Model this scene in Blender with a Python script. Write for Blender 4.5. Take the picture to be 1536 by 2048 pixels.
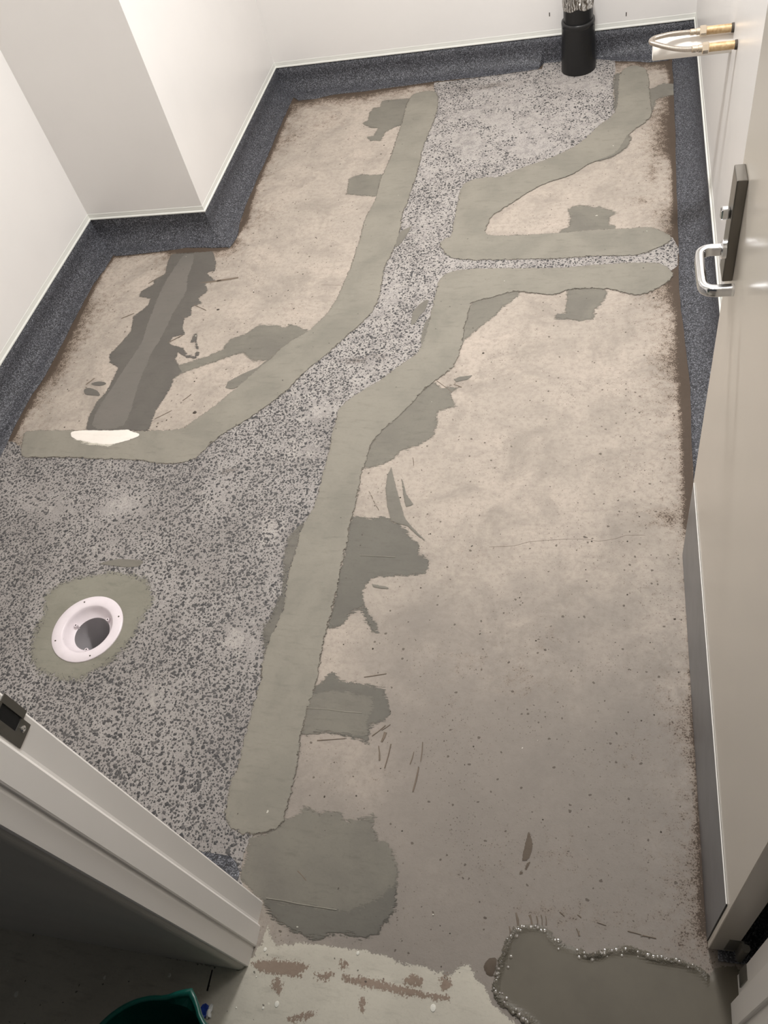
import bpy, bmesh, math, random
import numpy as np
from mathutils import Vector, Matrix
from mathutils.geometry import delaunay_2d_cdt

for o in list(bpy.data.objects):
    bpy.data.objects.remove(o)
scene = bpy.context.scene
COL = scene.collection
random.seed(4)
RNG = np.random.default_rng(4)

# ------------------------------------------------------------------ camera
CAM_R = [[0.966896, 0.171728, -0.188737], [0.024946, -0.799722, -0.599852], [-0.253949, 0.575286, -0.777532]]
CAM_F = 1682.286

CAM_H = 1.87                       # the phone is held 1.87 m above the slab
cam_d = bpy.data.cameras.new('camera')
cam = bpy.data.objects.new('camera', cam_d)
COL.objects.link(cam)
cam_d.sensor_fit = 'VERTICAL'
cam_d.sensor_height = 36.0
cam_d.lens = 36.0 * CAM_F / 2048.0
cam_d.clip_start = 0.02
r0, r1, r2 = [Vector(r) for r in CAM_R]
m = Matrix((r0, -r1, -r2)).transposed().to_4x4()
m.translation = Vector((0, 0, CAM_H))
cam.matrix_world = m
scene.camera = cam

# ------------------------------------------------------------------ world, lamps, exposure
world = bpy.data.worlds.new('world')
scene.world = world
world.use_nodes = True
world.node_tree.nodes['Background'].inputs[0].default_value = (0.95, 0.97, 1.0, 1)
world.node_tree.nodes['Background'].inputs[1].default_value = 0.05

def area_lamp(name, loc, sx, sy, power, color):
    l = bpy.data.lights.new(name, 'AREA')
    l.shape = 'RECTANGLE'; l.size = sx; l.size_y = sy
    l.energy = power; l.color = color
    o = bpy.data.objects.new(name, l)
    o.location = loc
    COL.objects.link(o)
    return o
area_lamp('ceiling_lamp', (-0.22, 2.42, 2.66), 0.3, 0.3, 57, (1.0, 0.992, 0.985))
area_lamp('ceiling_lamp_door', (0.02, 0.95, 2.66), 0.25, 0.25, 8, (1.0, 0.985, 0.965))

vs = scene.view_settings
vs.view_transform = 'Standard'
vs.look = 'None'
vs.exposure = 0.0
vs.gamma = 1.0
vs.use_curve_mapping = False

# ------------------------------------------------------------------ survey of the floor: plan coordinates in metres
SURVEY = {
 'trench_left': [[-0.8111,3.7754],[-0.7795,3.7432],[-0.7617,3.6382],[-0.7628,3.5039],[-0.7738,3.3997],[-0.7827,3.2873],[-0.7789,3.1985],[-0.7782,3.1127],[-0.7777,3.05],[-0.7865,2.9897],[-0.7842,2.8996],[-0.7942,2.8521],[-0.7905,2.7754],[-0.784,2.7188],[-0.7876,2.6374],[-0.7942,2.576],[-0.8078,2.525],[-0.8055,2.4653],[-0.8004,2.3903],[-0.7966,2.3096],[-0.812,2.2478],[-0.8339,2.1951],[-0.8715,2.1441],[-0.8701,2.147],[-0.9137,2.07],[-0.9562,2.0089],[-0.9931,1.9581],[-1.0191,1.8941],[-1.0539,1.8404],[-1.0904,1.7965],[-1.1423,1.7357],[-1.2028,1.6844],[-1.2318,1.6338],[-1.2332,1.6482],[-1.2556,1.5887],[-1.2978,1.5568],[-1.3794,1.5512],[-1.463,1.5682],[-1.6225,1.5709],[-1.7459,1.5742],[-1.8449,1.5731],[-1.9035,1.5724],[-1.9277,1.6009],[-1.9508,1.6693],[-1.9499,1.6943],[-1.7744,1.6944],[-1.6317,1.6916],[-1.5172,1.6898],[-1.3534,1.6975],[-1.3324,1.7282],[-1.2761,1.796],[-1.2168,1.8854],[-1.164,1.9772],[-1.1239,2.0344],[-1.0993,2.0931],[-1.0214,2.1673],[-1.0214,2.1656],[-0.9709,2.2561],[-0.9527,2.3511],[-0.9459,2.4249],[-0.9406,2.5095],[-0.9368,2.5615],[-0.9376,2.6238],[-0.935,2.715],[-0.942,2.7815],[-0.9368,2.8483],[-0.9252,2.9159],[-0.921,2.9758],[-0.9268,3.0589],[-0.9237,3.1112],[-0.9148,3.1853],[-0.9095,3.2841],[-0.9102,3.3639],[-0.9088,3.4336],[-0.906,3.5168],[-0.9101,3.6033],[-0.9093,3.7041],[-0.8976,3.76],[-0.8618,3.7724]],
 'trench_hook': [[0.0429,3.8023],[0.0813,3.81],[0.1193,3.7775],[0.1301,3.7119],[0.133,3.6189],[0.1358,3.5286],[0.1387,3.4554],[0.1415,3.3839],[0.1093,3.3339],[0.0739,3.2987],[0.0564,3.2677],[0.0323,3.198],[0.0051,3.1368],[-0.0429,3.1052],[-0.0979,3.0812],[-0.1379,3.0298],[-0.1715,3.003],[-0.2127,2.9898],[-0.2536,2.9703],[-0.2936,2.9384],[-0.3457,2.884],[-0.4032,2.819],[-0.4417,2.782],[-0.4505,2.7308],[-0.4585,2.6748],[-0.4292,2.6552],[-0.3139,2.6497],[-0.1881,2.6486],[-0.0524,2.6571],[0.0618,2.6512],[0.1243,2.6557],[0.1611,2.6306],[0.1911,2.6013],[0.1964,2.5696],[0.1657,2.5415],[0.1048,2.5059],[0.0684,2.4989],[-0.0487,2.5087],[-0.1742,2.5036],[-0.3032,2.509],[-0.4487,2.5156],[-0.5376,2.5282],[-0.5742,2.5473],[-0.6001,2.5877],[-0.6188,2.6226],[-0.6021,2.6547],[-0.5787,2.6638],[-0.5789,2.7208],[-0.5799,2.8148],[-0.581,2.912],[-0.579,2.9868],[-0.5543,3.0283],[-0.4892,3.0416],[-0.4371,3.0321],[-0.3889,3.0641],[-0.3264,3.1007],[-0.2492,3.1353],[-0.1798,3.1844],[-0.1383,3.2248],[-0.0971,3.2861],[-0.0557,3.3623],[-0.02,3.3985],[0.0047,3.4513],[0.0109,3.5528],[0.0094,3.6904],[0.0201,3.7671]],
 'trench_long': [[0.1978,2.3803],[0.187,2.4197],[0.164,2.446],[0.1225,2.4563],[0.0443,2.4605],[-0.0782,2.4551],[-0.1715,2.4492],[-0.2992,2.4569],[-0.4304,2.4669],[-0.4967,2.4668],[-0.5494,2.4603],[-0.58,2.4366],[-0.5913,2.3962],[-0.5915,2.3256],[-0.5937,2.2474],[-0.597,2.0968],[-0.619,2.0222],[-0.6653,1.982],[-0.7131,1.9152],[-0.77,1.8674],[-0.8083,1.8285],[-0.8322,1.7856],[-0.8297,1.7431],[-0.8304,1.7015],[-0.8259,1.6363],[-0.8246,1.5731],[-0.8233,1.5116],[-0.8221,1.4517],[-0.8252,1.3862],[-0.8349,1.3504],[-0.8457,1.3081],[-0.8429,1.2603],[-0.8431,1.2135],[-0.8458,1.1548],[-0.8324,1.0792],[-0.8311,1.0305],[-0.8408,0.9822],[-0.8476,0.9352],[-0.8459,0.8787],[-0.837,0.8462],[-0.8381,0.7922],[-0.8385,0.7191],[-0.8393,0.6587],[-0.8304,0.6109],[-0.8443,0.5808],[-0.838,0.5348],[-0.8345,0.4988],[-0.8171,0.474],[-0.7793,0.4609],[-0.7422,0.4654],[-0.7117,0.4756],[-0.6925,0.4931],[-0.691,0.5243],[-0.6894,0.556],[-0.6899,0.6068],[-0.6941,0.6635],[-0.6984,0.7123],[-0.699,0.7782],[-0.6909,0.8314],[-0.6929,0.8853],[-0.6975,0.9406],[-0.6984,0.9804],[-0.6953,1.0274],[-0.6973,1.0995],[-0.6959,1.1188],[-0.6996,1.1751],[-0.7006,1.2202],[-0.6987,1.2798],[-0.7055,1.3271],[-0.7008,1.3759],[-0.7018,1.4401],[-0.7072,1.5287],[-0.7008,1.5746],[-0.6989,1.6292],[-0.6812,1.6852],[-0.6381,1.7424],[-0.5986,1.809],[-0.5698,1.8685],[-0.5264,1.9202],[-0.4876,1.9637],[-0.4751,2.0177],[-0.4679,2.0918],[-0.4715,2.1492],[-0.4672,2.2122],[-0.4653,2.2789],[-0.4508,2.2926],[-0.395,2.3087],[-0.3339,2.3342],[-0.3026,2.337],[-0.2704,2.3252],[-0.2013,2.3112],[-0.1706,2.3093],[-0.1413,2.3363],[-0.0443,2.3347],[-0.0023,2.3272],[0.0394,2.3056],[0.0862,2.2887],[0.1328,2.309],[0.1621,2.3353],[0.1857,2.3621]],
 'skim_tail': [[-0.8959,3.7272],[-0.9444,3.7301],[-1.0351,3.7346],[-1.0387,3.6773],[-1.0662,3.676],[-1.0791,3.6339],[-1.074,3.5705],[-1.0938,3.5493],[-1.0549,3.5059],[-1.012,3.4926],[-1.0214,3.4344],[-1.0535,3.4278],[-1.0272,3.3941],[-0.9795,3.3865],[-0.9721,3.456],[-0.9582,3.4715],[-0.9316,3.491],[-0.904,3.5043],[-0.8914,3.6123]],
 'skim_square': [[-0.9128,3.1204],[-0.9894,3.1254],[-1.0264,3.1358],[-1.0691,3.1093],[-1.0578,3.0234],[-1.0556,2.9973],[-0.9863,2.9786],[-0.9285,2.9665],[-0.9009,2.9835],[-0.9097,3.0672]],
 'skim_branch': [[-1.4976,1.9966],[-1.3805,2.0479],[-1.3187,2.09],[-1.3289,2.0959],[-1.3156,2.1347],[-1.2581,2.1663],[-1.2205,2.2105],[-1.1518,2.2015],[-1.1156,2.1885],[-1.104,2.2073],[-1.0214,2.1673],[-1.035,2.0907],[-1.0748,2.0596],[-1.1064,2.0285],[-1.1921,2.0204],[-1.2455,2.0654],[-1.282,2.0502],[-1.3747,2.0041],[-1.4459,1.9683],[-1.4748,1.9317]],
 'wet_skim': [[-1.731,2.6619],[-1.5498,2.6631],[-1.5132,2.5916],[-1.5008,2.537],[-1.5342,2.5263],[-1.4818,2.4767],[-1.5173,2.4597],[-1.4934,2.4133],[-1.5201,2.3709],[-1.4936,2.3444],[-1.5308,2.3219],[-1.5142,2.2722],[-1.5371,2.2613],[-1.5295,2.2132],[-1.5064,2.1712],[-1.5534,2.1557],[-1.5499,2.121],[-1.4895,2.0961],[-1.4599,2.0592],[-1.4278,2.0516],[-1.4271,2.0826],[-1.4526,2.1264],[-1.4688,2.1236],[-1.4669,2.1695],[-1.4574,2.1749],[-1.4447,2.1284],[-1.413,2.0655],[-1.4199,2.0403],[-1.455,2.0447],[-1.499,2.0739],[-1.5002,2.0406],[-1.4759,2.0069],[-1.4477,1.9737],[-1.4702,1.9422],[-1.4683,1.8896],[-1.4747,1.8382],[-1.4854,1.7779],[-1.4789,1.6946],[-1.7157,1.6945],[-1.7307,1.7492],[-1.7313,1.831],[-1.7143,1.8727],[-1.7102,1.9475],[-1.7147,2.0024],[-1.7586,2.0282],[-1.7781,2.0718],[-1.7561,2.1288],[-1.7384,2.1989],[-1.7601,2.2787],[-1.7206,2.345],[-1.7256,2.3833],[-1.7783,2.3993],[-1.7845,2.4281],[-1.7406,2.475],[-1.7577,2.496],[-1.7142,2.5329],[-1.7317,2.6091]],
 'wet_strip': [[-1.6714,2.6568],[-1.6208,2.6484],[-1.6141,2.5997],[-1.6061,2.4919],[-1.5793,2.4125],[-1.59,2.3376],[-1.5957,2.2764],[-1.5923,2.2161],[-1.5983,2.1343],[-1.6083,2.0663],[-1.6004,2.0214],[-1.6015,1.9559],[-1.5942,1.8918],[-1.5796,1.7886],[-1.5776,1.6994],[-1.7012,1.6994],[-1.714,1.7896],[-1.697,1.8935],[-1.6883,1.9797],[-1.6793,2.046],[-1.6655,2.1254],[-1.6788,2.2081],[-1.6878,2.3058],[-1.6971,2.4329],[-1.6923,2.5246],[-1.6824,2.6051]],
 'splat_a': [[-1.8086,1.8869],[-1.8036,1.8996],[-1.7821,1.9003],[-1.7438,1.8816],[-1.7267,1.8571],[-1.7619,1.8628],[-1.7907,1.8653]],
 'splat_b': [[-1.7952,1.921],[-1.7733,1.9314],[-1.7469,1.9309],[-1.7249,1.9197],[-1.7462,1.9083],[-1.7739,1.912]],
 'white_filler': [[-1.7679,1.6797],[-1.7638,1.6895],[-1.6991,1.6945],[-1.6317,1.6916],[-1.5683,1.6965],[-1.5524,1.6975],[-1.539,1.6878],[-1.5055,1.6802],[-1.5013,1.6649],[-1.5407,1.6466],[-1.5679,1.6342],[-1.6062,1.6292],[-1.6487,1.6337],[-1.6937,1.643],[-1.7488,1.6553]],
 'white_smear': [[-1.7509,1.6602],[-1.5629,1.6418],[-1.5813,1.6275],[-1.6197,1.6225],[-1.6545,1.6279],[-1.6806,1.6316],[-1.7093,1.641]],
 'smear_teeth': [[-1.2582,1.8912],[-1.2586,1.9189],[-1.2142,1.9575],[-1.167,1.9878],[-1.1442,2.0211],[-1.1305,2.0292],[-1.1656,1.9543],[-1.2055,1.9004],[-1.2321,1.8836]],
 'skim_house': [[-0.162,2.792],[-0.1229,2.8165],[-0.0624,2.7923],[-0.0494,2.7988],[0.0166,2.7494],[-0.0122,2.7301],[-0.0114,2.6858],[0.0111,2.6725],[0.0052,2.6406],[-0.0648,2.642],[-0.1292,2.6429],[-0.1848,2.6483],[-0.1763,2.6749],[-0.1502,2.6778],[-0.1504,2.7563]],
 'skim_tag': [[-0.1417,2.346],[-0.0445,2.3444],[-0.008,2.3181],[-0.0247,2.2628],[-0.0474,2.2272],[-0.0521,2.1821],[-0.0986,2.1754],[-0.1345,2.1862],[-0.1762,2.1883],[-0.1657,2.2152],[-0.1417,2.2139]],
 'skim_elbow': [[-0.4573,2.293],[-0.395,2.3087],[-0.3339,2.3342],[-0.3026,2.337],[-0.3066,2.3081],[-0.3466,2.2625],[-0.3735,2.2168],[-0.391,2.1941],[-0.4253,2.1472],[-0.4483,2.1194],[-0.4673,2.087],[-0.481,2.0923],[-0.4792,2.1593],[-0.4758,2.2315]],
 'skim_corner': [[0.1256,3.6204],[0.1402,3.6023],[0.1921,3.6372],[0.2428,3.6191],[0.2406,3.5376],[0.1829,3.5269],[0.1573,3.5098],[0.1493,3.4391],[0.1384,3.4268],[0.1245,3.4724]],
 'skim_lip': [[0.0457,3.2898],[0.06,3.2469],[0.0601,3.2069],[0.0327,3.1521],[-0.022,3.0996],[-0.0634,3.0928],[-0.064,3.1147],[0.0044,3.1892]],
 'skim_wing': [[-0.5812,1.8601],[-0.5482,1.8943],[-0.5369,1.9045],[-0.5078,1.8761],[-0.4832,1.88],[-0.4488,1.8794],[-0.4799,1.8542],[-0.4542,1.7974],[-0.4953,1.7829],[-0.5102,1.7664],[-0.5028,1.7256],[-0.5101,1.6697],[-0.5476,1.6381],[-0.5982,1.6144],[-0.6219,1.5756],[-0.6661,1.5521],[-0.6954,1.5463],[-0.7101,1.5591],[-0.7112,1.6291],[-0.6921,1.6933],[-0.652,1.7507],[-0.6113,1.8091]],
 'skim_gun': [[-0.7038,1.3618],[-0.69,1.3657],[-0.642,1.3583],[-0.6095,1.3697],[-0.571,1.3456],[-0.5396,1.3264],[-0.5242,1.3002],[-0.4927,1.2752],[-0.4846,1.2399],[-0.4559,1.2285],[-0.458,1.1875],[-0.4986,1.173],[-0.563,1.1696],[-0.6003,1.1645],[-0.618,1.1417],[-0.6252,1.1228],[-0.6239,1.116],[-0.6154,1.0861],[-0.5954,1.0516],[-0.569,1.024],[-0.5574,0.9949],[-0.5746,0.9977],[-0.5967,1.0309],[-0.6197,1.0667],[-0.643,1.0485],[-0.657,1.0123],[-0.6766,1.0034],[-0.6969,0.9979],[-0.6937,1.0572],[-0.6972,1.1118],[-0.701,1.1687],[-0.695,1.2205],[-0.7002,1.2731],[-0.7069,1.3339]],
 'arc': [[-0.6241,1.5189],[-0.6174,1.549],[-0.6057,1.5155],[-0.5894,1.4718],[-0.5643,1.4081],[-0.545,1.3602],[-0.5112,1.3241],[-0.467,1.2795],[-0.4966,1.3013],[-0.5356,1.3366],[-0.571,1.3456],[-0.5835,1.352],[-0.6033,1.4],[-0.6216,1.4711]],
 'arc_small': [[-0.582,1.516],[-0.5726,1.494],[-0.5568,1.4509],[-0.5295,1.4126],[-0.5489,1.4016],[-0.5591,1.4295],[-0.5702,1.4722]],
 'leaf': [[-0.4751,1.9147],[-0.4576,1.9257],[-0.4176,1.9318],[-0.4311,1.9137],[-0.4673,1.9031]],
 'dash': [[-0.6014,1.1407],[-0.554,1.1335],[-0.5529,1.1274],[-0.5941,1.1312]],
 'skim_block': [[-0.6998,0.8254],[-0.6742,0.8489],[-0.6656,0.8684],[-0.6552,0.8801],[-0.6318,0.8551],[-0.5877,0.8518],[-0.5161,0.8447],[-0.5003,0.8114],[-0.487,0.7771],[-0.5012,0.7608],[-0.5333,0.7454],[-0.5283,0.7033],[-0.5597,0.7109],[-0.6,0.7168],[-0.64,0.7189],[-0.7016,0.7045],[-0.7081,0.7314],[-0.704,0.7778]],
 'block_inner': [[-0.7076,0.8036],[-0.6633,0.8232],[-0.6027,0.8258],[-0.5411,0.8181],[-0.5339,0.7931],[-0.5433,0.7519],[-0.5321,0.7185],[-0.5659,0.7177],[-0.6005,0.7192],[-0.6403,0.7203],[-0.7022,0.7069],[-0.7056,0.7418]],
 'skim_round': [[-0.7581,0.4205],[-0.7653,0.4539],[-0.7284,0.467],[-0.7012,0.4899],[-0.6855,0.5027],[-0.673,0.5095],[-0.6529,0.5242],[-0.6514,0.5377],[-0.6161,0.5284],[-0.5614,0.5338],[-0.5458,0.5147],[-0.5095,0.5276],[-0.4838,0.5358],[-0.4806,0.5138],[-0.4656,0.4859],[-0.4424,0.4803],[-0.4203,0.4541],[-0.4099,0.4231],[-0.4062,0.3959],[-0.4034,0.3537],[-0.416,0.3292],[-0.432,0.3016],[-0.4624,0.2855],[-0.5018,0.2919],[-0.5381,0.2823],[-0.5606,0.2679],[-0.6022,0.2789],[-0.6446,0.2902],[-0.6763,0.309],[-0.6956,0.33],[-0.7588,0.3661],[-0.759,0.3909]],
 'round_edge': [[-0.6912,0.3306],[-0.65,0.3282],[-0.5883,0.3307],[-0.5276,0.3331],[-0.5016,0.3327],[-0.4475,0.3632],[-0.4111,0.3992],[-0.4039,0.3767],[-0.4042,0.3536],[-0.4169,0.3299],[-0.4333,0.3044],[-0.4628,0.2873],[-0.5024,0.2948],[-0.5385,0.2841],[-0.5614,0.2715],[-0.6026,0.2808],[-0.6451,0.292],[-0.6769,0.3109]],
 'comet_a': [[-0.1414,0.5454],[-0.1335,0.5279],[-0.1297,0.5142],[-0.1349,0.4896],[-0.1417,0.4816],[-0.1505,0.4797],[-0.1499,0.4937],[-0.1463,0.5162]],
 'comet_b': [[-0.1328,0.4819],[-0.1361,0.4717],[-0.141,0.4613],[-0.1437,0.4649],[-0.1393,0.4772]],
 'comet_c': [[-0.1505,0.464],[-0.1458,0.4552],[-0.1548,0.4525]],
 'wet_screed': [[-0.1626,0.3371],[-0.1589,0.3481],[-0.1437,0.3566],[-0.1212,0.3605],[-0.1033,0.3622],[-0.0871,0.356],[-0.0799,0.3466],[-0.0661,0.3373],[-0.0394,0.3304],[-0.0131,0.3253],[0.0041,0.3285],[0.0255,0.3369],[0.0554,0.344],[0.0809,0.3488],[0.0978,0.3404],[0.1271,0.3382],[0.152,0.339],[0.1685,0.3387],[0.1806,0.3334],[0.2008,0.3285],[0.2122,0.3129],[0.2137,0.3152],[0.2273,0.3384],[0.267,0.3399],[0.2812,0.2963],[0.2987,0.197],[0.295,0.1518],[-0.0262,0.0982],[-0.0556,0.1553],[-0.1221,0.1868],[-0.1354,0.1943],[-0.1622,0.2046],[-0.1787,0.2176],[-0.186,0.2242],[-0.1883,0.2396],[-0.1868,0.2557],[-0.1824,0.2805],[-0.1739,0.3104],[-0.1709,0.3275]],
 'paint': [[-0.6887,0.2154],[-0.6744,0.2509],[-0.6722,0.2835],[-0.6562,0.2573],[-0.6365,0.2488],[-0.5956,0.2591],[-0.5579,0.2637],[-0.515,0.2624],[-0.4609,0.2647],[-0.4109,0.2628],[-0.3767,0.2535],[-0.3287,0.2552],[-0.2954,0.2443],[-0.2955,0.2538],[-0.2779,0.2422],[-0.2579,0.2655],[-0.2379,0.2704],[-0.2243,0.2502],[-0.2054,0.241],[-0.1866,0.2086],[-0.1432,0.1848],[-0.1306,0.1756],[-0.0625,0.1151],[-0.0612,-0.0644],[-1.3799,-0.3059],[-1.7274,0.2155],[-1.2957,0.1977],[-0.776,0.1921]],
 'chip_0': [[-0.6872,0.2101],[-0.6707,0.2136],[-0.6382,0.222],[-0.6173,0.225],[-0.6037,0.2223],[-0.566,0.2252],[-0.5637,0.219],[-0.5767,0.1992],[-0.6055,0.1957],[-0.631,0.1948],[-0.6619,0.1974],[-0.6849,0.2021]],
 'chip_1': [[-0.667,0.2003],[-0.6335,0.2045],[-0.5915,0.2078],[-0.5694,0.2039],[-0.5766,0.1985],[-0.6267,0.1947],[-0.657,0.1953]],
 'chip_2': [[-0.6301,0.1913],[-0.6193,0.1911],[-0.6104,0.1729],[-0.6154,0.1599],[-0.627,0.1669],[-0.6314,0.1769]],
 'chip_3': [[-0.5033,0.2369],[-0.4896,0.2414],[-0.4842,0.2314],[-0.4904,0.2255],[-0.4994,0.2284]],
 'chip_4': [[-0.4944,0.2149],[-0.4677,0.2153],[-0.4514,0.216],[-0.4233,0.2184],[-0.4024,0.2145],[-0.3699,0.2125],[-0.3419,0.2115],[-0.314,0.2089],[-0.2691,0.2106],[-0.2682,0.204],[-0.3128,0.2006],[-0.3597,0.1986],[-0.4,0.2011],[-0.4405,0.2019],[-0.4736,0.2039],[-0.4903,0.205]],
 'chip_5': [[-0.3688,0.23],[-0.342,0.2374],[-0.3276,0.2343],[-0.3277,0.2222],[-0.3466,0.2159],[-0.3627,0.217]],
 'chip_6': [[-0.293,0.2412],[-0.2723,0.2477],[-0.2688,0.2208],[-0.2881,0.2196]],
 'chip_7': [[-0.5859,0.1265],[-0.5652,0.1348],[-0.5306,0.1452],[-0.5287,0.1371],[-0.5549,0.1262],[-0.5807,0.1222]],
 'chip_8': [[-0.4464,0.1803],[-0.4373,0.1851],[-0.4321,0.1688],[-0.4354,0.1548],[-0.4438,0.1671]],
 'chip_9': [[-0.5498,0.2103],[-0.5137,0.2174],[-0.5065,0.2131],[-0.5224,0.2002],[-0.5434,0.2006]],
 'mat_scrap': [[-0.2109,0.2723],[-0.2012,0.288],[-0.1858,0.2923],[-0.1846,0.2802],[-0.189,0.2554],[-0.2028,0.2594]],
 'aggregate': [[-0.8102,3.8474],[-0.6896,3.8496],[-0.5077,3.8564],[-0.3238,3.8707],[-0.3132,3.9503],[-0.0179,3.9192],[-0.0019,3.8352],[-0.0099,3.7101],[-0.0119,3.5873],[0.0005,3.4956],[0.0226,3.4915],[0.0194,3.3812],[-0.1487,3.152],[-0.4272,2.9831],[-0.5351,2.8961],[-0.5285,2.6735],[-0.5589,2.616],[-0.4608,2.5631],[-0.2115,2.5617],[0.0444,2.5336],[0.2011,2.5892],[0.2203,2.5183],[0.2149,2.4382],[0.1566,2.3644],[-0.0355,2.3779],[-0.4589,2.3804],[-0.5115,2.1007],[-0.569,1.9147],[-0.7482,1.7199],[-0.7594,1.537],[-0.7801,1.2789],[-0.7558,0.9315],[-0.7668,0.6609],[-0.7472,0.496],[-0.7646,0.4272],[-0.765,0.3787],[-0.7156,0.2977],[-0.9091,0.1727],[-1.7847,0.3015],[-2.6828,1.649],[-2.0788,1.6516],[-1.9715,1.6406],[-1.915,1.6069],[-1.4494,1.6324],[-1.2692,1.7431],[-1.0209,2.0206],[-0.9047,2.3269],[-0.8731,2.7703],[-0.8615,3.1833],[-0.8117,3.5687],[-0.79,3.7361]],
 'mortar_ring': [[-1.5745,1.041],[-1.5562,1.0777],[-1.5232,1.1021],[-1.4767,1.1159],[-1.4294,1.1274],[-1.3814,1.1367],[-1.3294,1.1349],[-1.2829,1.1239],[-1.2512,1.0948],[-1.2286,1.0615],[-1.2248,1.0235],[-1.2379,0.9934],[-1.2415,0.9602],[-1.2426,0.9318],[-1.2624,0.8904],[-1.2811,0.8576],[-1.3004,0.8366],[-1.3265,0.8229],[-1.3401,0.7988],[-1.3787,0.7956],[-1.4137,0.7927],[-1.4501,0.8013],[-1.4848,0.8141],[-1.5117,0.8357],[-1.5308,0.8582],[-1.5459,0.8896],[-1.5488,0.9225],[-1.5518,0.9559],[-1.5465,0.9904]],
 'crescent': [[-1.4443,1.1632],[-1.419,1.176],[-1.3833,1.1846],[-1.34,1.1844],[-1.3004,1.1817],[-1.3104,1.163],[-1.3464,1.1566],[-1.3819,1.1594]],
 'ledge_fill1': [[-0.8507,1.3288],[-0.8362,1.3433],[-0.8411,1.3014],[-0.84,1.2605],[-0.8402,1.2137],[-0.8458,1.1548],[-0.8319,1.0775],[-0.8431,1.0768],[-0.8617,1.1604],[-0.8755,1.2253],[-0.8749,1.2932]],
 'ledge_fill2': [[-0.8563,1.084],[-0.833,1.104],[-0.8256,1.0308],[-0.8354,0.9826],[-0.8449,0.9354],[-0.8493,0.9009],[-0.8572,0.9402],[-0.8768,0.9916],[-0.8611,1.0165]],
 'hook_side': [[-0.0106,3.7577],[0.0278,3.7654],[0.0146,3.5521],[0.0084,3.4506],[-0.0102,3.4685],[-0.0003,3.555],[-0.0126,3.633]],
 'mid_smear_a': [[-0.6617,2.2475],[-0.644,2.2851],[-0.6217,2.311],[-0.6132,2.3066],[-0.6184,2.2528],[-0.6306,2.2306],[-0.6444,2.1862],[-0.6562,2.1793]],
 'mid_smear_b': [[-0.6105,2.0969],[-0.612,2.1404],[-0.6095,2.1919],[-0.5973,2.2138],[-0.5936,2.1178],[-0.5952,2.0607]],
 'side_smear': [[-0.7934,2.6379],[-0.7911,2.692],[-0.7789,2.7229],[-0.7425,2.7471],[-0.749,2.7154],[-0.759,2.6708],[-0.7703,2.6359],[-0.7846,2.6193]],
 'crack': [[-0.2992,1.2759],[-0.2318,1.282],[-0.1966,1.2962],[-0.1558,1.303],[-0.095,1.3099],[-0.0447,1.3119],[-0.0145,1.3056],[0.0298,1.3162],[0.0544,1.3285],[0.1033,1.3304]],
 'crack_b': [[-1.0349,2.4206],[-0.9999,2.417],[-0.9539,2.4114]],
 'ridge_a': [[-0.6982,0.7747],[-0.6426,0.7756],[-0.5996,0.7739],[-0.5576,0.7747]],
 'ridge_b': [[-0.6879,0.335],[-0.6518,0.3351],[-0.6156,0.3336],[-0.5713,0.333],[-0.5276,0.3331]],
 'ridge_c': [[-0.6519,1.2309],[-0.607,1.2304],[-0.5514,1.2298]],
 'toe_left': [[-1.9973,1.652],[-2.012,1.8066],[-2.0137,1.9193],[-2.003,2.0102],[-2.0061,2.1598],[-2.016,2.3332],[-2.0232,2.5656],[-2.0086,2.6726]],
 'toe_column': [[-2.0086,2.6726],[-1.8402,2.6881],[-1.7519,2.697],[-1.6129,2.6848],[-1.5231,2.6802],[-1.4898,2.7]],
 'toe_side': [[-1.4898,2.7],[-1.4797,2.7917],[-1.4679,2.8654],[-1.486,2.9441],[-1.4958,3.0827],[-1.4978,3.2152],[-1.4974,3.4347],[-1.5017,3.7376]],
 'toe_back': [[-1.4834,3.8163],[-1.3623,3.8391],[-1.2125,3.8373],[-1.0673,3.8451],[-0.8074,3.8605],[-0.5531,3.857],[-0.3238,3.8707],[-0.3196,3.8742],[-0.3135,3.9183],[-0.2323,3.9274],[-0.0882,3.9082],[-0.0388,3.8969],[-0.0089,3.8856],[0.0565,3.8663],[0.2352,3.8257]],
 'toe_right': [[0.2301,3.7835],[0.2279,3.3077],[0.2225,2.9639],[0.221,2.6584],[0.2143,2.3603],[0.228,2.0714],[0.2334,1.8978],[0.2297,1.7181]],
 'grime': [[-0.237,0.916,0.189,0.078,0.35],[-0.309,0.806,0.106,0.074,0.3],[-0.122,1.006,0.142,0.081,0.2],[0.166,1.398,0.056,0.049,0.8],[0.144,0.934,0.033,0.075,0.4],[-0.134,0.484,0.203,0.078,0.25],[-0.812,1.874,0.101,0.069,0.0],[0.15,3.04,0.045,0.193,0.6],[0.112,2.835,0.069,0.077,0.4],[0.193,2.604,0.041,0.11,0.8],[-1.311,3.615,0.152,0.136,0.35],[-1.494,3.56,0.104,0.18,0.5],[-1.455,2.899,0.138,0.11,0.5],[-1.104,2.283,0.078,0.043,0.35],[0.078,0.746,0.064,0.068,0.25],[-0.321,1.249,0.08,0.048,0.2],[0.137,0.538,0.059,0.115,0.25],[-1.123,1.551,0.084,0.025,0.0],[-0.009,0.394,0.192,0.037,0.4],[-0.205,0.349,0.06,0.037,0.3],[-0.519,0.614,0.07,0.046,0.25]],
 'agg_dark': [[-0.789,2.018,0.13,0.027,1.0],[-1.132,1.527,0.054,0.017,0.9],[-0.588,3.762,0.252,0.054,0.8],[-0.278,3.72,0.088,0.128,0.3],[-0.741,2.694,0.059,0.063,0.3],[-0.077,3.322,0.118,0.217,0.3],[-0.465,3.387,0.127,0.229,0.2]],
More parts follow.
